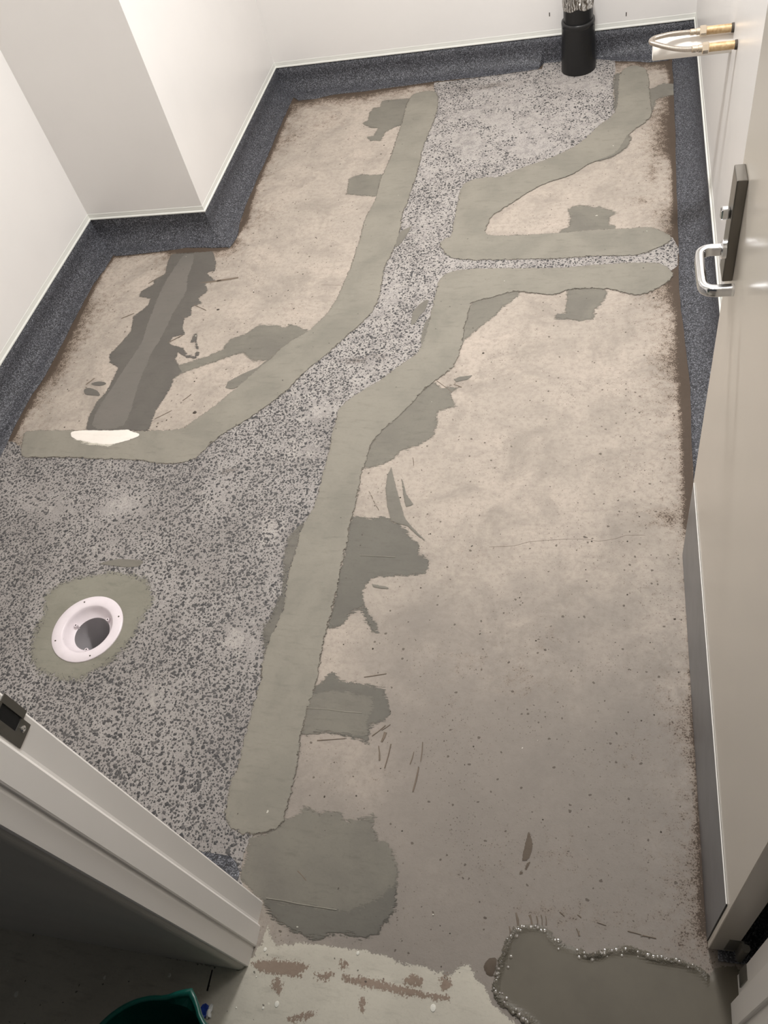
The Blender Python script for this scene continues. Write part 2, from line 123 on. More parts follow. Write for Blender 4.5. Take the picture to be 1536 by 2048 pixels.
 'agg_pale': [[-0.468,3.427,0.356,0.341,0.75],[-0.674,3.05,0.124,0.208,0.4],[-0.662,2.422,0.11,0.166,0.2],[-0.895,1.785,0.118,0.067,0.7],[-0.939,1.615,0.098,0.052,0.75],[-0.942,1.317,0.062,0.055,0.8],[-1.445,1.385,0.137,0.051,0.5],[-1.71,1.377,0.161,0.054,0.4],[-0.941,0.94,0.063,0.045,0.8],[-1.115,0.767,0.035,0.036,0.7],[-1.17,1.431,0.066,0.04,0.5],[-0.992,1.9,0.088,0.071,0.4],[-1.496,1.61,0.073,0.023,0.3],[-1.529,1.211,0.134,0.058,0.3],[-0.169,3.656,0.127,0.164,0.6]],
 'streaks': [[-0.5016,0.7361,-0.4828,0.7527,0.0014],[-0.5226,0.7194,-0.4942,0.7491,0.0017],[-0.5018,0.6973,-0.4931,0.6626,0.0025],[-0.4731,0.7049,-0.4783,0.6455,0.002],[-0.3988,0.7171,-0.3965,0.6702,0.0017],[-0.399,0.6561,-0.4039,0.599,0.0022],[-0.416,0.6916,-0.4204,0.6608,0.0014],[-0.6546,0.6958,-0.5858,0.7074,0.0015],[-0.5708,0.8692,-0.5154,0.8833,0.0015],[-0.6316,0.3989,-0.6071,0.3817,0.0019],[-0.4913,0.7322,-0.4964,0.7074,0.004],[-0.068,0.3917,-0.0586,0.3844,0.0016],[-0.033,0.3913,-0.0257,0.3864,0.0013],[0.0049,0.3822,0.023,0.3788,0.0011],[0.0638,0.3745,0.0895,0.3716,0.0013],[0.0916,0.3706,0.1171,0.3689,0.0018],[-0.0342,0.3655,-0.028,0.3526,0.0021],[-0.1546,0.3786,-0.148,0.3539,0.0028],[-0.127,0.3781,-0.1212,0.3597,0.0025],[-0.1133,0.3778,-0.1101,0.3634,0.0016],[-0.0953,0.3803,-0.0934,0.3635,0.0014],[-0.1045,0.3812,-0.101,0.3625,0.0014],[-0.1661,0.3514,-0.1626,0.3371,0.0016],[-1.5415,2.464,-1.454,2.4747,0.0051],[-1.4713,2.472,-1.3857,2.4867,0.0067],[-1.8085,2.2725,-1.7637,2.2999,0.0034],[-1.7697,2.477,-1.7214,2.5268,0.0023],[-1.5608,2.1271,-1.5132,2.1656,0.0027],[-1.5213,2.3337,-1.4614,2.2997,0.0022],[-1.8111,1.917,-1.7895,1.9492,0.0027],[-1.4745,1.7481,-1.4242,1.7874,0.0019],[-1.3994,1.8322,-1.3773,1.8624,0.0019],[-0.6693,1.4569,-0.6632,1.4461,0.0009],[-0.6601,1.4426,-0.6528,1.4284,0.0011],[-0.6494,1.4228,-0.6426,1.4115,0.0011],[-0.6392,1.406,-0.6268,1.3887,0.001],[-0.5579,1.5878,-0.5505,1.5553,0.0011],[-0.5315,1.9115,-0.4742,1.8584,0.0015],[-0.4723,1.8928,-0.4457,1.8794,0.0026]],
 'grit': [[-0.044,1.2155,0.002],[-0.0405,1.1813,0.0022],[-0.2053,1.1222,0.0022],[-0.1967,1.1071,0.0017],[0.1694,1.0839,0.0031],[0.1124,1.016,0.002],[0.1211,0.9999,0.0011],[0.1744,0.943,0.0019],[0.0915,0.816,0.0019],[0.119,0.8326,0.0019],[-0.2795,0.7183,0.002],[-0.2945,0.6728,0.0013],[-0.0319,1.3049,0.0027],[0.0889,1.3902,0.0025],[0.0592,1.1464,0.0023],[-0.1128,0.5707,0.0019],[-0.0723,0.5172,0.001],[0.1294,0.5736,0.0025],[-0.1563,1.0019,0.0024],[0.1348,0.4517,0.0011],[-0.2272,1.076,0.0012],[-0.3098,0.9129,0.0012],[-0.2903,0.9013,0.0012],[0.0678,0.9404,0.0013],[0.0832,0.9356,0.0013],[0.0584,1.3086,0.0024],[0.1173,1.2684,0.0017],[-0.1959,1.1831,0.0015],[-0.1242,0.9801,0.0012],[0.0533,0.8147,0.0011],[-0.0888,0.8319,0.0009],[-0.0923,0.7541,0.0013],[-0.0113,0.7369,0.0013],[-0.0279,0.5187,0.0008],[0.098,0.5342,0.0012],[-0.0328,0.6016,0.0012],[-0.2961,1.0101,0.0017],[-0.3443,1.2772,0.0019],[-0.2727,1.3189,0.0016],[-0.0718,1.4314,0.0016],[-0.3629,1.4184,0.0014],[0.0439,1.4049,0.0013],[0.0339,1.3948,0.0013],[-0.3974,1.3042,0.0016],[0.2245,1.1814,0.0011],[0.2087,0.9443,0.0013],[0.2088,1.0865,0.002],[-0.563,0.9494,0.0031],[-0.607,0.5652,0.0028],[-0.5328,0.5757,0.0023],[-0.2794,0.718,0.002],[-0.2947,0.6739,0.0013],[-0.4144,0.511,0.002],[-0.4615,0.5948,0.0016],[-0.431,0.5175,0.0011],[-0.4665,1.1371,0.0024],[-0.2948,1.0115,0.002],[-0.4977,0.9665,0.0015],[-0.6426,0.9559,0.0021],[-0.3539,0.7454,0.0012],[-0.3252,0.7196,0.0009],[-0.4,0.6569,0.0014],[-0.4875,0.6445,0.0016],[-0.4886,0.786,0.0017],[-0.4541,0.7827,0.0012],[-0.6424,0.5298,0.0007],[-0.4757,0.4922,0.0013],[-0.5314,0.4341,0.0013],[-0.3218,1.1453,0.0013],[-0.3192,0.5842,0.0011],[-0.3051,0.3333,0.0014],[-0.2833,0.3217,0.0018],[-0.2931,0.2594,0.0016],[-1.4139,2.302,0.0058],[-1.2973,2.3945,0.0031],[-1.277,2.3994,0.0022],[-1.3368,1.7768,0.0079],[-1.4285,1.743,0.0036],[-1.454,1.7139,0.0032],[-1.8074,1.7113,0.003],[-1.8762,1.8944,0.0027],[-1.3858,1.9246,0.0033],[-1.3828,1.9403,0.0025],[-1.1599,2.3956,0.0022],[-1.1237,2.7145,0.0032],[-1.2902,2.7303,0.0028],[-1.2979,2.1738,0.003],[-1.3323,2.1902,0.0026],[-0.4728,1.9473,0.0019],[-0.3939,2.0333,0.0045],[-0.6313,1.4527,0.0015],[-0.6247,1.5226,0.0021],[-0.4652,1.3125,0.0025],[-0.3986,1.3052,0.0016],[-0.3468,1.2762,0.0021],[-0.5718,1.4362,0.0029],[-0.995,1.6914,0.0023],[-0.514,1.9465,0.0016],[-1.1729,3.7914,0.0038],[-1.3934,3.5759,0.0034],[-1.1659,3.515,0.0029],[-1.0985,3.6628,0.0026],[-1.1844,3.6213,0.0022],[-0.9596,3.3487,0.0041],[-0.9605,3.2805,0.004],[-0.9178,3.2764,0.0027],[-1.0822,2.9595,0.0023],[-1.1542,2.88,0.0016],[-1.0655,2.8378,0.0016],[-1.0277,2.8096,0.0016],[-1.1193,2.7092,0.0025],[-1.1201,2.6813,0.0022],[-1.1586,2.3972,0.0024],[-1.1103,2.2915,0.0034],[-1.124,2.4887,0.0018],[-0.2641,2.9692,0.0032],[-0.2195,2.7984,0.0021],[-0.2222,2.7641,0.0024],[-0.281,2.7532,0.0017],[0.1353,2.2764,0.0037],[-0.16,2.9767,0.0018],[0.0479,2.8957,0.0017],[-0.5629,0.2391,0.0012],[-0.5933,0.1808,0.0012],[-0.5109,0.2143,0.0014],[-0.5228,0.2019,0.0014],[-0.6034,0.1705,0.0014],[-0.3794,0.2945,0.0012],[-0.5373,0.2015,0.0012]],
 'drips': [[-0.6641,0.2375,0.0036],[-0.466,0.2589,0.0035],[-0.6135,0.1445,0.0049],[-0.6401,0.1336,0.0024],[-0.8588,0.1604,0.0037],[-0.6694,0.1855,0.0014],[-0.6962,0.1257,0.0014],[-0.3223,0.3517,0.0014],[-1.0019,0.1347,0.0034],[-0.8589,0.1606,0.0033],[-1.1914,0.0752,0.0051],[-0.6135,0.1444,0.001],[-0.299,0.1859,0.0059]]
}


# ------------------------------------------------------------------ materials
def lin(r, g, b):
    f = lambda c: (c/255/12.92) if c/255 <= 0.04045 else ((c/255+0.055)/1.055)**2.4
    return (f(r), f(g), f(b), 1.0)

class NT:
    """Small helper for node materials in world coordinates."""
    def __init__(self, name):
        self.mat = bpy.data.materials.new(name)
        self.mat.use_nodes = True
        self.t = self.mat.node_tree
        self.t.nodes.clear()
        self.out = self.n('ShaderNodeOutputMaterial')
        self.b = self.n('ShaderNodeBsdfPrincipled')
        self.l(self.b.outputs[0], self.out.inputs[0])
        self.pos = self.n('ShaderNodeNewGeometry').outputs['Position']
    def n(self, t, **kw):
        nd = self.t.nodes.new(t)
        for k, v in kw.items(): setattr(nd, k, v)
        return nd
    def l(self, a, b): self.t.links.new(a, b)
    def put(self, sock, v):
        if isinstance(v, bpy.types.NodeSocket): self.l(v, sock)
        else: sock.default_value = v
    def math(self, op, a, b=0.0, c=0.0, clamp=False):
        nd = self.n('ShaderNodeMath', operation=op, use_clamp=clamp)
        self.put(nd.inputs[0], a); self.put(nd.inputs[1], b)
        if len(nd.inputs) > 2: self.put(nd.inputs[2], c)
        return nd.outputs[0]
    def noise(self, scale, detail=4, rough=0.55, dist=0.0, vec=None):
        nd = self.n('ShaderNodeTexNoise')
        self.l(vec or self.pos, nd.inputs['Vector'])
        nd.inputs['Scale'].default_value = scale
        nd.inputs['Detail'].default_value = detail
        nd.inputs['Roughness'].default_value = rough
        nd.inputs['Distortion'].default_value = dist
        return nd.outputs['Fac']
    def stretch(self, sx, sy, rot=0.0):
        nd = self.n('ShaderNodeMapping')
        self.l(self.pos, nd.inputs['Vector'])
        nd.inputs['Rotation'].default_value = (0, 0, rot)
        nd.inputs['Scale'].default_value = (sx, sy, 1)
        return nd.outputs[0]
    def vor(self, scale, feature='F1', vec=None):
        nd = self.n('ShaderNodeTexVoronoi', feature=feature)
        self.l(vec or self.pos, nd.inputs['Vector'])
        nd.inputs['Scale'].default_value = scale
        return nd
    def step(self, v, lo, hi):
        nd = self.n('ShaderNodeMapRange', interpolation_type='SMOOTHSTEP')
        self.put(nd.inputs['Value'], v)
        nd.inputs['From Min'].default_value = lo; nd.inputs['From Max'].default_value = hi
        return nd.outputs['Result']
    def mix(self, fac, a, b):
        nd = self.n('ShaderNodeMix', data_type='RGBA')
        self.put(nd.inputs[0], fac); self.put(nd.inputs[6], a); self.put(nd.inputs[7], b)
        return nd.outputs[2]
    def attr(self, name):
        nd = self.n('ShaderNodeAttribute', attribute_name=name)
        return nd.outputs['Fac']
    def bump(self, h, dist=0.001, strength=0.5):
        nd = self.n('ShaderNodeBump')
        self.l(h, nd.inputs['Height'])
        nd.inputs['Distance'].default_value = dist
        nd.inputs['Strength'].default_value = strength
        self.l(nd.outputs[0], self.b.inputs['Normal'])
    def done(self, color, rough=0.6, metal=0.0, spec=0.5):
        self.put(self.b.inputs['Base Color'], color)
        self.put(self.b.inputs['Roughness'], rough)
        self.b.inputs['Metallic'].default_value = metal
        if spec is not None: self.b.inputs['Specular IOR Level'].default_value = spec
        return self.mat

def specks(t, scale, size, keep):
    """Mask of scattered specks: 1 inside a speck."""
    warp = t.n('ShaderNodeVectorMath', operation='ADD')
    nz = t.n('ShaderNodeTexNoise'); t.l(t.pos, nz.inputs['Vector']); nz.inputs['Scale'].default_value = scale*1.5
    sc = t.n('ShaderNodeVectorMath', operation='SCALE'); t.l(nz.outputs['Color'], sc.inputs[0]); sc.inputs['Scale'].default_value = 0.6/scale
    t.l(t.pos, warp.inputs[0]); t.l(sc.outputs[0], warp.inputs[1])
    v = t.vor(scale, vec=warp.outputs[0])
    sep = t.n('ShaderNodeSeparateColor'); t.l(v.outputs['Color'], sep.inputs[0])
    inside = t.math('LESS_THAN', v.outputs['Distance'], t.math('MULTIPLY', sep.outputs[1], size))
    return t.math('MULTIPLY', inside, t.math('LESS_THAN', sep.outputs[0], keep))

def feather(t, a1, a2, streak=0.0, sx=1, sy=5, rot=0.3, edge=None):
    """Ragged rim of a thin coat: signed distance to its outline, broken up by noise, cuts the coat off."""
    v = t.attr('edge')
    v = t.math('ADD', v, t.math('MULTIPLY', t.math('SUBTRACT', t.noise(55, 4, 0.6), 0.5), a1))
    v = t.math('ADD', v, t.math('MULTIPLY', t.math('SUBTRACT', t.noise(260, 3, 0.7), 0.5), a2))
    if streak:
        v = t.math('ADD', v, t.math('MULTIPLY', t.math('SUBTRACT', t.noise(45, 4, 0.65, vec=t.stretch(sx, sy, rot)), 0.5), streak))
    t.l(t.step(v, -0.0004, 0.0004), t.b.inputs['Alpha'])

def mat_screed():
    t = NT('bare_screed')
    c = t.mix(t.step(t.noise(2.2, 6, 0.6), 0.35, 0.65), lin(186, 174, 162), lin(172, 162, 151))
    c = t.mix(t.step(t.noise(6, 8, 0.72, 0.6), 0.42, 0.70), c, lin(154, 145, 135))
    c = t.mix(t.math('MULTIPLY', t.step(t.noise(60, 5, 0.75), 0.42, 0.72), 0.6), c, lin(145, 135, 125))
    c = t.mix(t.math('MULTIPLY', t.step(t.noise(9, 6, 0.7, vec=t.stretch(1, 6, 0.1)), 0.5, 0.75), 0.4), c, lin(147, 138, 128))
    c = t.mix(t.math('MULTIPLY', t.step(t.noise(14, 6, 0.7, 1.0), 0.55, 0.8), 0.35), c, lin(196, 184, 172))
    c = t.mix(t.math('MULTIPLY', t.step(t.math('ADD', t.attr('wear'), t.math('MULTIPLY', t.math('SUBTRACT', t.noise(3.5, 5, 0.6), 0.5), 1.5)), 0.05, 0.85), 0.8), c, lin(134, 127, 120))  # greyer towards the doorway: floor dirt plus the weaker light there, painted in
    g = t.attr('grime')
    fine = t.noise(260, 3, 0.75)
    mid = t.noise(45, 5, 0.75)
    n = t.math('SUBTRACT', t.math('ADD', t.math('MULTIPLY', fine, 0.6), t.math('MULTIPLY', mid, 0.4)), 0.5)
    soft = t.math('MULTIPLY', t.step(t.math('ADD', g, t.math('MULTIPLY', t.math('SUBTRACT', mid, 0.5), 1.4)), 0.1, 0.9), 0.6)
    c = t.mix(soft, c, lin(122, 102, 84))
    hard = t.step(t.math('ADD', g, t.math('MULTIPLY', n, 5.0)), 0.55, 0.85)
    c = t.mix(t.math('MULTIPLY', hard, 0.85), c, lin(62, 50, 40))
    c = t.mix(t.math('MULTIPLY', specks(t, 75, 0.26, 0.2), 0.75), c, lin(82, 73, 64))
    patchy = t.step(t.noise(5, 4, 0.6), 0.42, 0.66)
    c = t.mix(t.math('MULTIPLY', t.math('MULTIPLY', specks(t, 210, 0.36, 0.34), 0.75), patchy), c, lin(88, 78, 68))
    c = t.mix(t.math('MULTIPLY', specks(t, 150, 0.24, 0.12), 0.6), c, lin(90, 80, 70))
    c = t.mix(t.math('MULTIPLY', specks(t, 24, 0.09, 0.25), 0.8), c, lin(72, 64, 56))
    c = t.mix(t.math('MULTIPLY', specks(t, 31, 0.05, 0.10), 0.8), c, lin(232, 226, 216))
    t.bump(t.noise(160, 5, 0.7), 0.0012, 0.5)
    return t.done(c, 0.72, spec=0.3)

def mat_fill(name, a, b, dark, rough=0.7, speck=0.1, fe=(0.022, 0.013)):
    t = NT(name)
    if fe: feather(t, *fe)
    c = t.mix(t.step(t.noise(6, 6, 0.6, 0.4), 0.35, 0.7), a, b)
    c = t.mix(t.math('MULTIPLY', t.step(t.noise(16, 5, 0.65, vec=t.stretch(1, 4, 0.35)), 0.5, 0.75), 0.5), c, dark)
    c = t.mix(t.math('MULTIPLY', t.step(t.noise(130, 4, 0.7), 0.5, 0.8), 0.35), c, dark)
    c = t.mix(t.math('MULTIPLY', specks(t, 55, 0.16, speck), 0.75), c, lin(70, 66, 58))
    c = t.mix(t.math('MULTIPLY', specks(t, 40, 0.12, 0.04), 0.6), c, lin(222, 218, 205))
    t.bump(t.noise(90, 5, 0.65), 0.001, 0.35)
    return t.done(c, rough, spec=0.3)

def mat_aggregate():
    t = NT('ground_cement')
    c = t.mix(t.step(t.noise(5, 6, 0.65), 0.35, 0.65), lin(166, 161, 157), lin(150, 145, 141))
    c = t.mix(t.math('MULTIPLY', t.step(t.noise(120, 4, 0.7), 0.4, 0.75), 0.6), c, lin(128, 123, 120))
    pale = t.attr('pale')
    c = t.mix(t.math('MULTIPLY', t.step(t.math('ADD', pale, t.math('MULTIPLY', t.math('SUBTRACT', t.noise(28, 5, 0.7), 0.5), 3.0)), 0.3, 0.8), 0.55), c, lin(183, 177, 171))
    m = specks(t, 300, 0.55, 0.55)
    c = t.mix(t.math('MULTIPLY', m, 0.7), c, lin(92, 89, 89))
    g = t.attr('grime')
    hard = t.step(t.math('ADD', g, t.math('MULTIPLY', t.math('SUBTRACT', t.noise(140, 4, 0.7), 0.5), 1.5)), 0.3, 0.85)
    c = t.mix(t.math('MULTIPLY', hard, 0.75), c, lin(74, 64, 56))
    t.bump(t.noise(300, 4, 0.7), 0.0015, 0.6)
    return t.done(c, 0.75, spec=0.3)

def mat_stone():
    t = NT('aggregate_stone')
    c = t.mix(t.attr('tone'), lin(54, 54, 56), lin(98, 95, 94))
    c = t.mix(t.math('MULTIPLY', t.step(t.noise(700, 3), 0.45, 0.7), 0.3), c, lin(150, 144, 138))
    return t.done(c, 0.55, spec=0.4)

def mat_vinyl():
    t = NT('flecked_vinyl')
    v = t.vor(400)
    sep = t.n('ShaderNodeSeparateColor'); t.l(v.outputs['Color'], sep.inputs[0])
    c = t.mix(t.step(sep.outputs[0], 0.35, 0.95), lin(54, 55, 60), lin(112, 113, 119))
    c = t.mix(t.math('LESS_THAN', sep.outputs[1], 0.25), c, lin(42, 42, 46))
    c = t.mix(t.math('LESS_THAN', sep.outputs[2], 0.02), c, lin(140, 142, 148))
    c = t.mix(t.math('MULTIPLY', t.step(t.noise(9, 4), 0.45, 0.75), 0.3), c, lin(78, 79, 85))
    t.bump(t.noise(500, 2), 0.0006, 0.5)
    return t.done(c, 0.55, spec=0.35)

def mat_plain(name, col, rough=0.5, metal=0.0, spec=0.5, var=0.0, scale=8, bump=0.0, col2=None):
    t = NT(name)
    c = col
    if var or col2:
        c2 = col2 or tuple(x*(1-var) for x in col[:3])+(1,)
        c = t.mix(t.step(t.noise(scale, 5, 0.6), 0.35, 0.7), col, c2)
    if bump:
        t.bump(t.noise(scale*12, 4, 0.6), bump, 0.4)
    return t.done(c, rough, metal, spec)

M = {}
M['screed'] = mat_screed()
M['fill'] = mat_fill('trench_fill_grout', lin(143, 138, 127), lin(131, 127, 117), lin(118, 114, 105))
SKF = (0.020, 0.016, 0.042, 1, 7, 0.15)
M['skim'] = mat_fill('grey_skim', lin(126, 122, 112), lin(115, 111, 103), lin(101, 97, 89), 0.72, fe=SKF)
M['skim_dark'] = mat_fill('dark_skim', lin(112, 109, 101), lin(104, 101, 94), lin(93, 89, 82), 0.72, fe=SKF)
M['smear'] = mat_fill('trowel_skim', lin(123, 119, 110), lin(115, 111, 103), lin(103, 99, 91), 0.72, fe=(0.004, 0.004, 0.006, 1, 6, 1.2))
M['wet_dark'] = mat_fill('damp_skim', lin(97, 93, 88), lin(104, 100, 94), lin(89, 85, 80), 0.6, 0.02, fe=(0.012, 0.008, 0.03, 1, 7, -0.5))
M['wet_light'] = mat_fill('damp_skim_strip', lin(116, 111, 105), lin(111, 107, 101), lin(104, 100, 94), 0.6, 0.02, fe=(0.008, 0.004, 0.02, 5, 1, -0.5))
M['splat'] = mat_fill('damp_splat', lin(97, 93, 88), lin(104, 100, 94), lin(89, 85, 80), 0.6, 0.02, fe=(0.003, 0.002))
M['seam'] = mat_fill('trench_edge', lin(104, 97, 88), lin(124, 116, 105), lin(78, 71, 64), 0.8, fe=(0.018, 0.022))
M['mortar'] = mat_fill('mortar_collar', lin(130, 127, 115), lin(140, 137, 125), lin(114, 111, 101), 0.75, fe=(0.05, 0.09))
M['ledge'] = mat_fill('rough_fill', lin(120, 116, 108), lin(104, 101, 94), lin(84, 81, 75), 0.8, 0.3, fe=(0.02, 0.07))
M['paint'] = mat_fill('worn_floor_paint', lin(198, 192, 178), lin(186, 180, 167), lin(158, 152, 140), 0.55, 0.35, fe=(0.02, 0.02))
M['chip'] = mat_fill('bare_chip', lin(150, 133, 119), lin(138, 122, 108), lin(112, 98, 86), 0.8, fe=(0.02, 0.03, 0.02, 5, 1, 0.1))
M['mark'] = mat_fill('damp_mark', lin(88, 76, 64), lin(100, 88, 75), lin(72, 62, 52), 0.6, fe=(0.004, 0.006))
M['ridge'] = mat_fill('trowel_ridge', lin(142, 138, 127), lin(136, 132, 122), lin(124, 120, 111), 0.7, fe=None)
M['mark_solid'] = mat_fill('dark_streak', lin(112, 100, 88), lin(126, 113, 100), lin(96, 86, 75), 0.7, fe=None)
M['whitefill'] = mat_fill('white_filler', lin(238, 231, 222), lin(232, 225, 216), lin(222, 214, 204), 0.7, 0.0, fe=(0.004, 0.003, 0.008, 1, 6, 0.1))
M['whitesmear'] = mat_fill('thin_white_filler', lin(206, 200, 188), lin(196, 190, 176), lin(180, 174, 160), 0.7, 0.0, fe=(0.015, 0.02, 0.03, 1, 6, 0.1))
M['agg'] = mat_aggregate()
M['stone'] = mat_stone()
M['vinyl'] = mat_vinyl()
M['wall'] = mat_plain('white_wall_lining', lin(238, 235, 232), 0.32, spec=0.4, var=0.03, scale=2)
M['ceiling'] = mat_plain('ceiling_paint', lin(235, 233, 228), 0.8)
M['hallwall'] = mat_plain('hall_paint', lin(196, 192, 184), 0.6, var=0.05)
M['cap'] = mat_plain('capping_strip', lin(226, 226, 220), 0.4)
M['frame'] = mat_plain('frame_enamel', lin(242, 238, 233), 0.38, var=0.03, scale=3)
M['door'] = mat_plain('door_enamel', lin(214, 207, 196), 0.24, spec=0.5, var=0.02, scale=2)
M['steel'] = mat_plain('satin_steel', lin(150, 150, 148), 0.3, 1.0, var=0.1, scale=40)
M['chrome'] = mat_plain('polished_chrome', lin(225, 226, 228), 0.12, 1.0)
M['case'] = mat_plain('satin_lock_case', lin(122, 118, 112), 0.28, 1.0)
M['kick'] = mat_plain('brushed_kick_plate', lin(150, 155, 162), 0.36, 1.0, var=0.12, scale=14)
M['bead'] = mat_plain('white_sealant', lin(245, 243, 238), 0.3)  # white for the painted highlight on the kick plate
M['hinge'] = mat_plain('dull_hinge', lin(120, 118, 112), 0.45, 0.8)
M['brass'] = mat_plain('aged_copper', lin(205, 180, 140), 0.4, 0.35, col2=lin(166, 132, 90), scale=60)
M['nickel'] = mat_plain('nickel_nut', lin(222, 208, 188), 0.25, 1.0)
M['pvc'] = mat_plain('white_pvc', lin(240, 234, 226), 0.28)
M['drain'] = mat_plain('drain_plastic', lin(232, 222, 226), 0.35, var=0.04, scale=30)
M['throat'] = mat_plain('drain_pipe_plastic', lin(150, 146, 148), 0.4)
M['black'] = mat_plain('black_plastic', lin(24, 24, 25), 0.35, spec=0.5, var=0.2, scale=30)
M['rubber'] = mat_plain('black_collar_plastic', lin(30, 30, 31), 0.3)
t = NT('silver_tape')
w = t.n('ShaderNodeTexWave'); t.l(t.stretch(1, 1, 0.6), w.inputs['Vector']); w.inputs['Scale'].default_value = 34; w.inputs['Distortion'].default_value = 7; w.inputs['Detail'].default_value = 3
t.bump(w.outputs['Fac'], 0.006, 1.0)
M['tape'] = t.done(t.mix(t.step(w.outputs['Fac'], 0.1, 0.5), lin(120, 112, 102), lin(228, 225, 220)), 0.24, 0.7)
M['bead_wet'] = mat_plain('wet_lumps', lin(110, 104, 94), 0.05, spec=0.8)
M['bucket'] = mat_plain('green_plastic', lin(8, 72, 63), 0.3, spec=0.5)
M['dark'] = mat_plain('dark_void', lin(10, 10, 11), 0.8)
M['grit'] = mat_plain('dark_grit', lin(70, 62, 54), 0.8)
M['drip'] = mat_plain('white_paint_drip', lin(222, 219, 208), 0.5)
M['blue'] = mat_plain('blue_film', lin(30, 62, 150), 0.35)
M['whitefilm'] = mat_plain('white_film', lin(225, 225, 222), 0.4)
t = NT('braided_steel')
w = t.n('ShaderNodeTexWave'); t.l(t.pos, w.inputs['Vector']); w.inputs['Scale'].default_value = 190; w.inputs['Distortion'].default_value = 1.5
t.bump(w.outputs['Fac'], 0.001, 0.6)
M['braid'] = t.done(t.mix(w.outputs['Fac'], lin(176, 166, 154), lin(214, 205, 195)), 0.32, 1.0)
t = NT('wet_self_leveller')
c = t.mix(t.step(t.noise(7, 5, 0.6), 0.35, 0.7), lin(104, 98, 86), lin(96, 90, 79))
c = t.mix(t.math('MULTIPLY', specks(t, 60, 0.1, 0.06), 0.8), c, lin(170, 168, 162))
rim = t.attr('rim')
rimn = t.math('MULTIPLY', rim, t.math('ADD', t.noise(70, 5, 0.7), t.math('MULTIPLY', t.noise(200, 3, 0.7), 1.1)))
t.bump(t.math('ADD', t.math('MULTIPLY', rimn, 1.0), t.math('MULTIPLY', t.noise(12, 3), 0.04)), 0.007, 0.9)
feather(t, 0.022, 0.016)
t.put(t.b.inputs['Specular IOR Level'], t.math('ADD', 0.3, t.math('MULTIPLY', rim, 0.4)))
M['wet'] = t.done(c, t.math('MAXIMUM', 0.07, t.math('SUBTRACT', 0.48, t.math('MULTIPLY', rim, 0.75))), 0.0, None)

# ------------------------------------------------------------------ object helpers
def link(name, me, mat, parent=None, kind=None, label=None, category=None, group=None, smooth=False):
    if mat is not None and not me.materials: me.materials.append(mat)
    if smooth:
        me.polygons.foreach_set('use_smooth', [True]*len(me.polygons))
    o = bpy.data.objects.new(name, me)
    COL.objects.link(o)
    if parent: o.parent = parent
    if kind: o['kind'] = kind
    if label: o['label'] = label
    if category: o['category'] = category
    if group: o['group'] = group
    return o
def empty(name, loc, label=None, category=None, group=None, kind=None):
    o = bpy.data.objects.new(name, None)
    o.location = loc; o.empty_display_size = 0.05
    COL.objects.link(o)
    if kind: o['kind'] = kind
    if label: o['label'] = label
    if category: o['category'] = category
    if group: o['group'] = group
    return o
def mesh(bm, name='mesh'):
    me = bpy.data.meshes.new(name)
    bmesh.ops.recalc_face_normals(bm, faces=bm.faces)
    bm.to_mesh(me); bm.free()
    return me
def bm_box(bm, lo, hi):
    vs = [bm.verts.new((x, y, z)) for x in (lo[0], hi[0]) for y in (lo[1], hi[1]) for z in (lo[2], hi[2])]
    for f in ((0,1,3,2),(4,6,7,5),(0,4,5,1),(2,3,7,6),(0,2,6,4),(1,5,7,3)):
        bm.faces.new([vs[i] for i in f])
def box(lo, hi, bevel=0.0, seg=2):
    bm = bmesh.new(); bm_box(bm, lo, hi)
    if bevel: bmesh.ops.bevel(bm, geom=list(bm.edges), offset=bevel, segments=seg, affect='EDGES', profile=0.5)
    return mesh(bm)
def prism(poly, z0, z1, bm=None):
    own = bm is None
    if own: bm = bmesh.new()
    a = [bm.verts.new((x, y, z0)) for x, y in poly]; b = [bm.verts.new((x, y, z1)) for x, y in poly]
    n = len(poly)
    bm.faces.new(a); bm.faces.new(b)
    for i in range(n): bm.faces.new((a[i], a[(i+1)%n], b[(i+1)%n], b[i]))
    return mesh(bm) if own else None
def lathe(prof, seg=48, close=False, axis='z'):
    """prof: list of (r, z). Returns a mesh turned about z (or x)."""
    bm = bmesh.new(); rings = []
    for r, z in prof:
        ring = []
        for k in range(seg):
            a = 2*math.pi*k/seg
            p = (r*math.cos(a), r*math.sin(a), z)
            if axis == 'x': p = (z, r*math.cos(a), r*math.sin(a))
            ring.append(bm.verts.new(p))
        rings.append(ring)
    pairs = list(zip(rings, rings[1:])) + ([(rings[-1], rings[0])] if close else [])
    for A, B in pairs:
        for k in range(seg): bm.faces.new((A[k], A[(k+1)%seg], B[(k+1)%seg], B[k]))
    if not close:
        if prof[0][0] > 0 and prof[0][0] != prof[-1][0] or True:
            pass
    return bm, rings
def capped(prof, seg=48, axis='z', first=True, last=True):
    bm, rings = lathe(prof, seg, axis=axis)
    if first: bm.faces.new(rings[0])
    if last: bm.faces.new(rings[-1])
    return mesh(bm)
def catmull(pts, n=8):
    P = [Vector(p) for p in pts]; P = [2*P[0]-P[1]] + P + [2*P[-1]-P[-2]]
    out = []
    for i in range(1, len(P)-2):
        for k in range(n):
            t = k/n
            out.append(0.5*((2*P[i])+(P[i+1]-P[i-1])*t+(2*P[i-1]-5*P[i]+4*P[i+1]-P[i+2])*t*t+(3*P[i]-P[i-1]-3*P[i+1]+P[i+2])*t**3))
    out.append(P[-2]); return out
